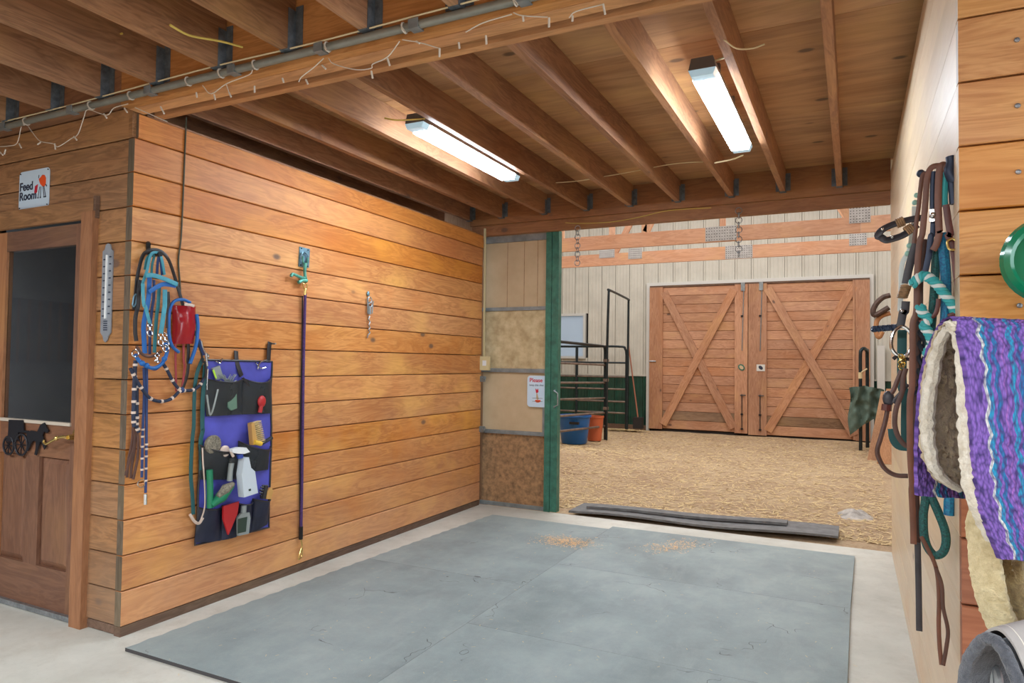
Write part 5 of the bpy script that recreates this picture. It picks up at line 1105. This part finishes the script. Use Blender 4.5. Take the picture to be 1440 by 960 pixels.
t = thing('snaffle_bit', (3.28, .15, 1.45), 'steel ring snaffle bit with twisted dark mouthpiece', 'bit')
rc = [(3.35,0.15,1.492),(3.364,0.15,1.481),(3.373,0.15,1.463),(3.374,0.15,1.439),(3.366,0.15,1.415),(3.35,0.15,1.399),(3.334,0.15,1.407),(3.321,0.15,1.426),(3.32,0.15,1.452),(3.327,0.15,1.476),(3.338,0.15,1.488)]
put(MB().tube(cr(rc, 4, closed=True), .0055, 8, closed=True), 'ring', 'chrome', t, smooth=True)
mp0, mp1 = [Vector(p) for p in [(3.269,0.16,1.485),(3.339,0.16,1.491)]]
for k in range(2):
    put(MB().tube([mp0.lerp(mp1, i/40)+V(0, .005*cos(i*.9+k*pi), .0055*sin(i*.9+k*pi)) for i in range(41)], .0052, 6), 'mouthpiece_strand', 'hook_blue', t, smooth=True)
b = MB()
for i in range(5): b.ring(V(*[(3.345,0.14,1.402)][0])+V(.003*(i % 2), 0, -.008*i), (rnd.uniform(-1, 1), 1, rnd.uniform(-1, 1)), .008, .0025, 10, 5)
put(b, 'curb_clasp', 'brass', t, smooth=True, kind='stuff')
put(MB().tube(cr([(3.324,0.15,1.394),(3.334,0.15,1.402),(3.35,0.15,1.396),(3.366,0.15,1.394)], 4), .006, 6), 'lacing', 'black_leather', t, smooth=True)

t = thing('round_reins', (3.26, .15, .97), 'rounded dark brown reins looping low from the snaffle bit', 'reins')
rope_part(t, 'rein', [(3.346,0.15,1.362),(3.334,0.15,1.327),(3.324,0.15,1.3),(3.311,0.15,1.278),(3.309,0.15,1.247),(3.301,0.15,1.2),(3.29,0.15,1.156),(3.281,0.15,1.118),(3.287,0.15,1.09),(3.303,0.15,1.063),(3.329,0.15,1.048),(3.361,0.15,1.048)], .0068, 'brown_leather')
strap_part(t, 'rein', [(3.356,0.14,1.367),(3.349,0.14,1.333),(3.346,0.14,1.295),(3.331,0.14,1.248),(3.327,0.14,1.202),(3.334,0.14,1.168),(3.348,0.14,1.145),(3.36,0.14,1.136)], .014, .007, 'brown_leather', nrm=NY)
strap_part(t, 'rein', [(3.362,0.145,1.32),(3.349,0.145,1.301),(3.332,0.145,1.279),(3.323,0.145,1.263)], .011, .005, 'charcoal_leather', nrm=NY)
put(MB().ball([(3.311,0.15,1.275)][0], .016, 8, (1, .7, 1.5)), 'knot', 'charcoal_leather', t, smooth=True)
put(MB().tube([(3.307,0.15,1.258),(3.305,0.15,1.239)], .014, 8), 'keeper', 'oxblood', t, smooth=True)

t = thing('green_halter', (3.33, .2, 1.1), 'dark teal web halter strap hanging behind the bit ring', 'halter')
strap_part(t, 'strap', [(3.352,0.22,1.485),(3.351,0.22,1.422),(3.351,0.22,1.313),(3.361,0.22,1.286),(3.36,0.22,1.207),(3.36,0.22,1.122)], .026, .005, 'green_web', nrm=NY)
strap_part(t, 'strap', [(3.324,0.21,1.181),(3.328,0.21,1.149),(3.341,0.21,1.131),(3.363,0.21,1.128)], .026, .005, 'green_web', nrm=NY)

t = thing('white_tag', (3.27, .2, 1.45), 'narrow white tag strip behind the charcoal cheek strap', 'tag')
strap_part(t, 'tag', [(3.385,0.2,1.861),(3.384,0.2,1.817),(3.378,0.2,1.78),(3.371,0.2,1.728),(3.354,0.2,1.694),(3.349,0.2,1.661),(3.348,0.2,1.607),(3.345,0.2,1.541)], .014, .002, 'rope_white', nrm=NY)
for p_ in [(3.385,0.19,1.87),(3.39,0.19,1.892)]+[(3.37,0.19,1.74),(3.365,0.19,1.716)]: put(MB().ball(p_, .008, 6), 'mint_bead', 'mint', t, smooth=True)

t = thing('teal_lead_rope', (3.40, .1, .85), 'speckled dark teal rope with a teardrop loop below the purple pad', 'lead rope')
rope_part(t, 'rope', [(3.455,0.08,1.926),(3.452,0.08,1.896),(3.449,0.08,1.86),(3.45,0.08,1.83)], .010, 'rope_teal')
rope_part(t, 'rope', [(3.434,0.11,1.724),(3.431,0.11,1.672),(3.428,0.11,1.608),(3.423,0.11,1.533),(3.42,0.11,1.497),(3.413,0.11,1.42),(3.406,0.11,1.33),(3.396,0.11,1.232),(3.393,0.11,1.082),(3.402,0.11,0.999),(3.397,0.11,0.948),(3.398,0.11,0.891),(3.407,0.11,0.854),(3.424,0.11,0.834),(3.443,0.11,0.843),(3.452,0.11,0.872),(3.449,0.11,0.909),(3.435,0.11,0.952),(3.416,0.11,1.001)], .0115, 'rope_teal_dark')
t = thing('blue_lead_rope', (3.43, .08, .97), 'thick bright blue rope hanging beside the oxblood strap, end showing below the pad', 'lead rope')
rope_part(t, 'rope', [(3.447,0.09,1.755),(3.449,0.09,1.707),(3.453,0.09,1.643),(3.454,0.09,1.579),(3.453,0.09,1.528),(3.451,0.09,1.495),(3.446,0.09,1.419),(3.438,0.09,1.205),(3.458,0.09,1.033),(3.458,0.09,0.989),(3.457,0.09,0.955)], .0135, 'rope_blue')
t = thing('braided_rope', (3.38, .08, 1.5), 'teal and white braided rope draped across the hanging tack', 'rope')
bp_ = cr([(3.368,0.06,1.607),(3.381,0.06,1.622),(3.397,0.06,1.631),(3.416,0.06,1.62),(3.433,0.06,1.6),(3.446,0.06,1.579),(3.461,0.06,1.556),(3.469,0.06,1.538),(3.472,0.06,1.526)], 14)
bq_ = cr([(3.389,0.075,1.547),(3.395,0.075,1.526),(3.408,0.075,1.51),(3.399,0.075,1.49),(3.408,0.075,1.472),(3.417,0.075,1.449),(3.419,0.075,1.432),(3.41,0.075,1.419),(3.405,0.075,1.404)], 14)
for path in (bp_, bq_):
    fr_ = MB().frames(path)
    for k, mt in enumerate(('rope_teal', 'rope_white', 'rope_teal')):
        put(MB().tube([p+a*.008*cos(i*.30+k*2.09)+u*.008*sin(i*.30+k*2.09) for i, (p, (a, u)) in enumerate(zip(path, fr_))], .0068, 7), 'strand', mt, t, smooth=True)
t = thing('black_braid', (3.33, .12, 1.35), 'black braided rope strand left of the fleece pad opening', 'rope')
for k in range(2):
    bz = cr([(3.397,0.13,1.504),(3.397,0.13,1.446),(3.395,0.13,1.368),(3.394,0.13,1.316),(3.383,0.13,1.29)], 12)
    put(MB().tube([p+V(.007*cos(i*.5+k*pi), .007*sin(i*.5+k*pi), 0) for i, p in enumerate(bz)], .0065, 6), 'strand', 'black_rope', t, smooth=True)

# ================================================================== pads and saddle on the rack (front of the right wall)
def fleece(name, c, c2):
    t = NT(name); g = t.coord((1, 1, 1), 0); n = t.noise(g, 55, 5, .7); n2 = t.noise(g, 240, 3, .8)
    t.link(t.ramp(n, [(.3, lin(c2)), (.65, lin(c))]), t.b.inputs['Base Color']); t.b.inputs['Roughness'].default_value = .95
    t.b.inputs['Sheen Weight'].default_value = .3
    t.bump(t.math('ADD', n, t.math('MULTIPLY', n2, .5)), 1.0, .006); return t.m
M['fleece_white'] = fleece('white_fleece', (232, 226, 212), (196, 184, 162)); M['fleece_shaded'] = fleece('inner_fleece_shaded', (206, 188, 158), (162, 142, 112))  # second tone is the pad's white lining with interior shade coloured in
M['fleece_cream'] = fleece('cream_fleece', (232, 216, 172), (196, 176, 128)); M['fleece_brown'] = fleece('matted_fleece', (186, 164, 116), (120, 98, 66)); M['fleece_char'] = fleece('charcoal_fleece', (96, 100, 108), (56, 60, 68))
def knit():
    t = NT('knit_wool'); at = t.n.new('ShaderNodeAttribute'); at.attribute_name = 'st'
    sp = t.n.new('ShaderNodeSeparateXYZ'); t.link(at.outputs['Vector'], sp.inputs[0]); u, v = sp.outputs[0], sp.outputs[1]
    tri = t.math('PINGPONG', v, .022)
    uu = t.math('ADD', u, t.math('MULTIPLY', tri, .42))
    pr = t.math('FRACT', t.math('DIVIDE', t.math('SUBTRACT', uu, .048), .056))
    P_, T_, B_, W_ = lin((134, 98, 186)), lin((24, 146, 188)), lin((24, 112, 168)), lin((214, 216, 212))
    n = t.n.new('ShaderNodeValToRGB'); n.color_ramp.interpolation = 'CONSTANT'; e = n.color_ramp.elements
    e[0].position, e[0].color = 0, T_; e[1].position, e[1].color = .2, P_
    for p, c in ((.34, B_), (.52, P_), (.72, lin((160, 104, 190))), (.8, P_)): x = e.new(p); x.color = c
    t.link(pr, n.inputs[0])
    c = t.mix(t.math('LESS_THAN', uu, .048), n.outputs[0], P_)
    wmask = t.math('MULTIPLY', t.math('GREATER_THAN', uu, .042), t.math('LESS_THAN', uu, .049)); c = t.mix(wmask, c, W_)
    cb = t.n.new('ShaderNodeCombineXYZ'); t.link(t.math('MULTIPLY', u, 170), cb.inputs[0]); t.link(t.math('MULTIPLY', v, 100), cb.inputs[1])
    vo = t.n.new('ShaderNodeTexVoronoi'); vo.inputs['Scale'].default_value = 1.0; t.link(cb.outputs[0], vo.inputs['Vector'])
    vr = t.math('MULTIPLY', t.math('SUBTRACT', vo.outputs['Distance'], .15, clamp=True), 1.3)
    c = t.mix(vr, c, lin((60, 44, 104))); t.link(c, t.b.inputs['Base Color']); t.b.inputs['Roughness'].default_value = .9
    t.bump(t.math('SUBTRACT', 1.0, vo.outputs['Distance']), 1.0, .004); return t.m
M['knit'] = knit()
def resamp(P, t):
    P = [Vector(p) for p in P]; x = t*(len(P)-1); i = min(int(x), len(P)-2); return P[i].lerp(P[i+1], x-i)
def sheet(name, Lp, Rp, nu, nv, thick, mat, parent, bump=0, su=1.0, sv=1.0, fz=0, sc_=40, st0=0.0, dep=None):
    """cloth between a left and a right edge curve; attribute st = metres across and down"""
    Lc, Rc = cr(Lp, 5), cr(Rp, 5)
    wd = (resamp(Rc, .5)-resamp(Lc, .5)).length; ht = sum((b-a).length for a, b in zip(Lc, Lc[1:]))
    nrm = V(.643, -.766, 0)
    def f(u, v):
        p = resamp(Lc, v).lerp(resamp(Rc, v), u)
        if dep: p = p+nrm*dep(u, v)
        if bump: p = p+nrm*bump*noise.noise(p*sc_)+nrm*bump*.5*noise.noise(p*sc_*2.7)+V(0, 0, bump*.6*noise.noise(p*sc_*1.9+V(5, 5, 5)))
        return p
    b = MB().shell(nu, nv, f, nrm*-thick)
    o = put(b, name, mat, parent, smooth=True)
    at = o.data.attributes.new('st', 'FLOAT_VECTOR', 'POINT')
    n1 = (nu+1)*(nv+1); vals = []
    for k in range(2*n1):
        i, j = divmod(k % n1, nv+1); vals += [st0+i/nu*wd, j/nv*ht, 0]
    at.data.foreach_set('vector', vals[:len(o.data.vertices)*3]); return o
pad = thing('saddle_pad', (3.45, -.7, 1.05), 'purple knit saddle pad with turquoise zigzag stripes and white fleece lining on the rack', 'saddle pad')
FL = [(3.378,-0.678,1.463),(3.384,-0.725,1.462),(3.392,-0.732,1.42),(3.401,-0.724,1.354),(3.407,-0.719,1.263),(3.412,-0.715,1.199),(3.42,-0.708,1.135),(3.437,-0.694,1.076),(3.457,-0.677,1.022)]
FR = [(3.77,-0.349,1.456),(3.75,-0.418,1.456),(3.744,-0.436,1.413),(3.743,-0.437,1.343),(3.741,-0.438,1.259),(3.74,-0.439,1.19),(3.739,-0.44,1.121),(3.738,-0.441,1.052),(3.737,-0.442,0.983)]
sheet('woven_front', FL, FR, 90, 60, .010, 'knit', pad, bump=.003, sc_=60)
FLi = [(3.372,-0.732,1.454),(3.386,-0.721,1.418),(3.392,-0.716,1.353),(3.393,-0.715,1.262),(3.397,-0.711,1.198),(3.404,-0.705,1.146),(3.419,-0.693,1.1),(3.441,-0.675,1.051)]
FRi = [(3.385,-0.722,1.455),(3.4,-0.709,1.419),(3.408,-0.702,1.353),(3.414,-0.698,1.262),(3.419,-0.693,1.197),(3.428,-0.686,1.132),(3.443,-0.673,1.072),(3.455,-0.663,1.039)]
sheet('front_fleece', FLi, FRi, 10, 60, .010, 'fleece_white', pad, bump=.006, sc_=110, dep=lambda u, v: .008*sin(pi*u))
BL = [(3.377,-0.666,1.464),(3.372,-0.643,1.454),(3.359,-0.602,1.422),(3.349,-0.546,1.365),(3.342,-0.525,1.29),(3.339,-0.515,1.214),(3.337,-0.516,1.154),(3.34,-0.514,1.098)]
BR = [(3.395,-0.651,1.464),(3.443,-0.584,1.456),(3.507,-0.479,1.426),(3.548,-0.378,1.367),(3.568,-0.336,1.289),(3.57,-0.321,1.209),(3.57,-0.321,1.147),(3.569,-0.322,1.076)]
sheet('woven_rear', BL, BR, 40, 40, .010, 'knit', pad, bump=.003, sc_=60)
GL = [(3.375,-0.674,1.458),(3.363,-0.638,1.435),(3.353,-0.595,1.394),(3.343,-0.57,1.321),(3.341,-0.559,1.247),(3.346,-0.555,1.189),(3.364,-0.54,1.147),(3.402,-0.508,1.117)]
GR = [(3.393,-0.659,1.458),(3.434,-0.579,1.437),(3.481,-0.487,1.396),(3.5,-0.438,1.322),(3.502,-0.424,1.245),(3.501,-0.424,1.185),(3.501,-0.425,1.137),(3.501,-0.425,1.095)]
sheet('rear_fleece', GL, GR, 40, 60, .006, 'fleece_shaded', pad, bump=.008, sc_=90)
rm = cr(GL, 6); put(MB().tube([p+V(.012, -.004, 0)+V(.005*noise.noise(p*120), 0, .005*noise.noise(p*110)) for p in rm], .012, 8, rf=lambda t: .007+.007*sin(pi*t)), 'fleece_rim', 'fleece_white', pad, smooth=True)

rk = thing('saddle_rack', (3.7, -.4, 1.0), 'grey steel rack arms on the right wall carrying the pad and saddle', 'rack')
for z, p_ in ((1.435, [(3.403,-0.644,1.459)][0]), (.80, [(3.492,-0.387,0.773)][0])):
    e_ = V(p_[0], p_[1], z); put(MB().tube([e_+V(.02, .02, 0), e_+V(.766, .643, 0)*.55, V(4.15, -.06, z)], .014, 10), 'arm', 'steel_dull', rk, smooth=True)
    put(MB().box((4.08, -.062, z-.08), (4.22, -.052, z+.08)), 'wall_plate', 'steel_dull', rk)
# cream fleece half pad below
hp = thing('fleece_half_pad', (3.45, -.6, .93), 'cream and tan sheepskin half pad curving below the purple saddle pad', 'saddle pad')
OL = [(3.446,-0.582,1.116),(3.437,-0.589,1.068),(3.437,-0.589,1.02),(3.442,-0.585,0.964),(3.453,-0.576,0.908),(3.474,-0.558,0.849)]
OR = [(3.472,-0.56,1.115),(3.469,-0.562,1.066),(3.469,-0.563,1.018),(3.473,-0.559,0.962),(3.489,-0.546,0.905),(3.518,-0.521,0.844)]
sheet('outer_roll', OL, OR, 10, 40, .03, 'fleece_cream', hp, bump=.005, sc_=120, dep=lambda u, v: .025*sin(pi*u))
IL = [(3.471,-0.535,1.047),(3.473,-0.533,1.025),(3.476,-0.531,0.969),(3.486,-0.522,0.911),(3.502,-0.509,0.854)]
IR = [(3.517,-0.496,1.044),(3.517,-0.496,1.023),(3.517,-0.496,0.966),(3.532,-0.483,0.893),(3.565,-0.455,0.84)]
sheet('inner_panel', IL, IR, 16, 30, .02, 'fleece_brown', hp, bump=.008, sc_=90, dep=lambda u, v: .03*sin(pi*u))
JL = [(3.468,-0.524,1.122),(3.471,-0.522,1.087),(3.479,-0.515,1.058)]; JR = [(3.765,-0.275,1.11),(3.764,-0.275,1.072),(3.764,-0.276,1.034)]
sheet('top_roll', JL, JR, 20, 8, .02, 'fleece_brown', hp, bump=.008, sc_=90)
put(MB().tube(cr([(3.52,-0.507,1.025),(3.522,-0.505,0.969),(3.535,-0.494,0.925),(3.563,-0.471,0.894)], 5), .012, 8), 'strap', 'charcoal_leather', hp, smooth=True)

# grey saddle with charcoal lining, bottom right
colr('grey_suede', (176, 172, 168), .75, nz=.12, scale=20); colr('stitch', (214, 210, 200), .6)
sd = thing('saddle', (3.5, -.6, .70), 'pale grey suede saddle with charcoal fleece lining at the bottom right corner', 'saddle')
prof = cr([(3.383,-0.719,0.738),(3.387,-0.724,0.797),(3.394,-0.733,0.846),(3.406,-0.747,0.884),(3.42,-0.764,0.908),(3.432,-0.779,0.914),(3.446,-0.794,0.899),(3.457,-0.808,0.871),(3.469,-0.822,0.833),(3.473,-0.827,0.808)], 6)
ax_ = V(.766, .643, 0)
N_ = len(prof)
def sad(u, v):
    p = prof[min(int(u*(N_-1)+.5), N_-1)]; return p+ax_*v*.5+V(0, 0, .02*sin(v*pi))
put(MB().shell(N_-1, 12, lambda u, v: sad(u, v)+V(0, 0, .012)+ax_*.012, (0, 0, -.006)), 'suede_flap', 'grey_suede', sd, smooth=True)
cen = sum(prof, V(0, 0, 0))/N_
put(MB().shell(N_-1, 8, lambda u, v: (lambda p: p+(cen-p)*.22+V(.002*noise.noise(p*120), .002*noise.noise(p*110), 0))(sad(u, v*.9)), (0, 0, -.006)), 'lining', 'fleece_char', sd, smooth=True)
put(MB().tube([p+(cen-p)*.13+V(.002*noise.noise(p*150), .0, .003*noise.noise(p*140)) for p in prof], .011, 9), 'lining_rim', 'fleece_char', sd, smooth=True)
put(MB().tube([p+V(0, 0, .013)+ax_*.03 for p in prof], .0016, 5), 'stitching', 'stitch', sd, smooth=True)
put(MB().ball([(3.471,-0.731,0.917)][0], .010, 6, (1.6, 1, .6)), 'metal_loop', 'charcoal_leather', sd, smooth=True)
put(MB().tube(cr([(3.44,-0.695,0.797),(3.442,-0.697,0.83),(3.447,-0.703,0.814),(3.447,-0.703,0.77)], 5), .008, 8), 'stirrup_bar', 'steel', sd, smooth=True)

# green disc at the right edge
colr('gloss_green', (16, 120, 84), .15); colr('gloss_green_dark', (10, 78, 56), .2)
gd = thing('hose_hanger', (3.60, -.05, 1.50), 'round glossy green plastic hanger on the front boards at the right edge', 'hanger')
gc = V(*(3.628,-0.22,1.62))
put(MB().lathe([(.082, .0), (.098, -.006), (.104, -.02), (.098, -.036), (.086, -.040), (.078, -.034), (.074, -.01), (.0, -.005)][::-1], gc+V(0, -.02, 0), (0, 1, 0), 36), 'face', 'gloss_green', gd, smooth=True)
put(MB().lathe([(.055, 0), (.055, .17)], gc+V(0, -.01, 0), (0, 1, 0), 24), 'drum', 'gloss_green_dark', gd, smooth=True)

# ================================================================== string lights and stray cables
sl = thing('string_lights', (0.172,-0.12,2.524), 'white unlit fairy light string tied along the grey conduit', 'string lights')
paths = [
    [(-0.959,-0.12,2.513),(-0.877,-0.12,2.506),(-0.797,-0.12,2.511),(-0.763,-0.12,2.595)],
    [(-0.697,-0.12,2.586),(-0.629,-0.12,2.523),(-0.577,-0.12,2.49),(-0.471,-0.12,2.465),(-0.427,-0.12,2.444),(-0.321,-0.12,2.471),(-0.264,-0.12,2.488),(-0.222,-0.12,2.565),(-0.189,-0.12,2.599),(-0.042,-0.12,2.549),(0.011,-0.12,2.576),(0.117,-0.12,2.58)],
    [(0.17,-0.12,2.554),(0.4,-0.12,2.453)],
    [(0.629,-0.12,2.582),(0.685,-0.12,2.535),(0.776,-0.12,2.564),(0.912,-0.12,2.58),(0.932,-0.12,2.598)],
    [(0.776,-0.12,2.564),(0.795,-0.12,2.523)],
    [(1.194,-0.12,2.501),(1.209,-0.12,2.519),(1.268,-0.12,2.544),(1.323,-0.12,2.574)],
    [(1.349,-0.12,2.569),(1.378,-0.12,2.541),(1.486,-0.12,2.499),(1.561,-0.12,2.491),(1.568,-0.12,2.506),(1.638,-0.12,2.521),(1.692,-0.12,2.57)],
    [(1.705,-0.12,2.573),(1.782,-0.12,2.547),(1.87,-0.12,2.508)],
    [(1.979,-0.12,2.546),(2.051,-0.12,2.565),(2.163,-0.12,2.571)],
    [(2.169,-0.12,2.575),(2.204,-0.12,2.557),(2.297,-0.12,2.532)],
    [(2.375,-0.12,2.513),(2.4,-0.12,2.529),(2.493,-0.12,2.532)]]
for q_ in paths: put(MB().tube(cr(q_, 4), .0022, 5), 'wire', 'white_wire', sl, smooth=True)
for p_ in [(-0.754,-0.115,2.618),(-0.198,-0.115,2.609),(0.109,-0.115,2.593),(0.511,-0.115,2.598),(0.721,-0.115,2.591),(0.927,-0.115,2.595),(1.325,-0.115,2.596),(1.698,-0.115,2.593),(2.166,-0.115,2.588)]:
    c = V(p_[0], -.10, 2.628); put(MB().ring(c, (1, 0, .1), .019, .0035, 12, 5), 'tie', 'white_wire', sl, smooth=True); put(MB().tube([c+V(0, -.02, 0), c+V(.02, -.022, -.03)], .0028, 5), 'tie_tail', 'white_wire', sl)
bl_ = [(-0.947,-0.125,2.479),(-0.919,-0.125,2.46),(-0.893,-0.125,2.488),(-0.905,-0.125,2.462),(-0.767,-0.125,2.502),(-0.746,-0.125,2.477),(-0.574,-0.125,2.484),(-0.599,-0.125,2.476),(-0.449,-0.125,2.461),(-0.442,-0.125,2.43),(-0.29,-0.125,2.476),(-0.265,-0.125,2.455),(-0.056,-0.125,2.556),(-0.033,-0.125,2.532),(0.099,-0.125,2.56),(0.121,-0.125,2.536),(0.359,-0.125,2.527),(0.385,-0.125,2.49),(0.595,-0.125,2.554),(0.601,-0.125,2.531),(0.709,-0.125,2.526),(0.718,-0.125,2.502),(0.801,-0.125,2.52),(0.814,-0.125,2.499),(0.952,-0.125,2.523),(0.953,-0.125,2.495),(1.109,-0.125,2.529),(1.117,-0.125,2.51),(1.237,-0.125,2.501),(1.248,-0.125,2.481),(1.321,-0.125,2.544),(1.34,-0.125,2.526),(1.566,-0.125,2.477),(1.573,-0.125,2.448),(1.641,-0.125,2.512),(1.652,-0.125,2.483),(1.77,-0.125,2.552),(1.786,-0.125,2.541),(1.873,-0.125,2.506),(1.873,-0.125,2.474),(1.954,-0.125,2.511),(1.957,-0.125,2.489),(2.064,-0.125,2.514),(2.067,-0.125,2.483),(2.207,-0.125,2.554),(2.21,-0.125,2.534),(2.305,-0.125,2.526),(2.305,-0.125,2.494),(2.389,-0.125,2.515),(2.389,-0.125,2.496),(2.495,-0.125,2.53),(2.502,-0.125,2.495)]
for a_, b_ in zip(bl_[::2], bl_[1::2]): put(MB().tube([a_, b_], .0038, 6), 'bulb', 'white_wire', sl, smooth=True)

def cable(name, pts, r, mat, label): return put(MB().tube(cr(pts, 5), r, 6), name, mat, label=label, cat='cable', smooth=True)
cable('yellow_cable', [(0.912,-0.5,2.624),(0.901,-0.42,2.626),(0.886,-0.35,2.646),(0.888,-0.25,2.674),(0.903,-0.15,2.689)], .0045, 'yellow_wire', 'bright yellow cable sagging between two aisle joists above the conduit')
cable('yellow_cable', [(0.227,-0.307,2.8),(0.272,-0.301,2.8),(0.327,-0.297,2.8)], .0045, 'yellow_wire', 'short bit of yellow cable poking from an aisle joist at upper left')
cable('cream_cable', [(0.646,0.616,2.844),(0.646,0.777,2.843),(0.646,0.965,2.847),(0.646,1.177,2.857)], .004, 'cream_wire', 'cream cable stapled to the joist left of the first tube light')
cable('cream_cable', [(0.818,0.95,2.757),(0.898,0.97,2.74),(1.034,1.04,2.751)], .0045, 'yellow_wire', 'brown end of cable entering the near end of the first tube light')
cable('cream_cable', [(1.095,2.796,2.8),(1.298,2.815,2.8),(1.516,2.775,2.8),(1.693,2.745,2.8),(1.953,2.676,2.8),(2.136,2.66,2.8),(2.347,2.716,2.8)], .0035, 'cream_wire', 'cream cable crossing under the joists between the two tube lights')
cable('cream_cable', [(2.396,2.438,2.71),(2.515,2.404,2.71),(2.591,2.336,2.71)], .005, 'cream_wire', 'short cream cable at the far end of the second tube light')
cable('cream_cable', [(2.567,1.086,2.78),(2.575,1.03,2.78),(2.627,1.028,2.78),(2.701,1.005,2.78)], .005, 'cream_wire', 'cream cable bending into the near end of the second tube light')
cable('cream_cable', [(2.735,0.721,2.73),(2.771,0.824,2.73),(2.832,0.852,2.73),(2.883,0.832,2.73)], .0035, 'cream_wire', 'thin pale cable drooping by the joist above the second tube light')
cable('cream_cable', [(0.868,3.59,2.649),(1.006,3.59,2.632),(1.307,3.59,2.621),(1.564,3.59,2.644),(1.811,3.59,2.678),(2.166,3.59,2.671)], .0035, 'yellow_wire', 'thin yellow wire swagged along the underside of the far beam')
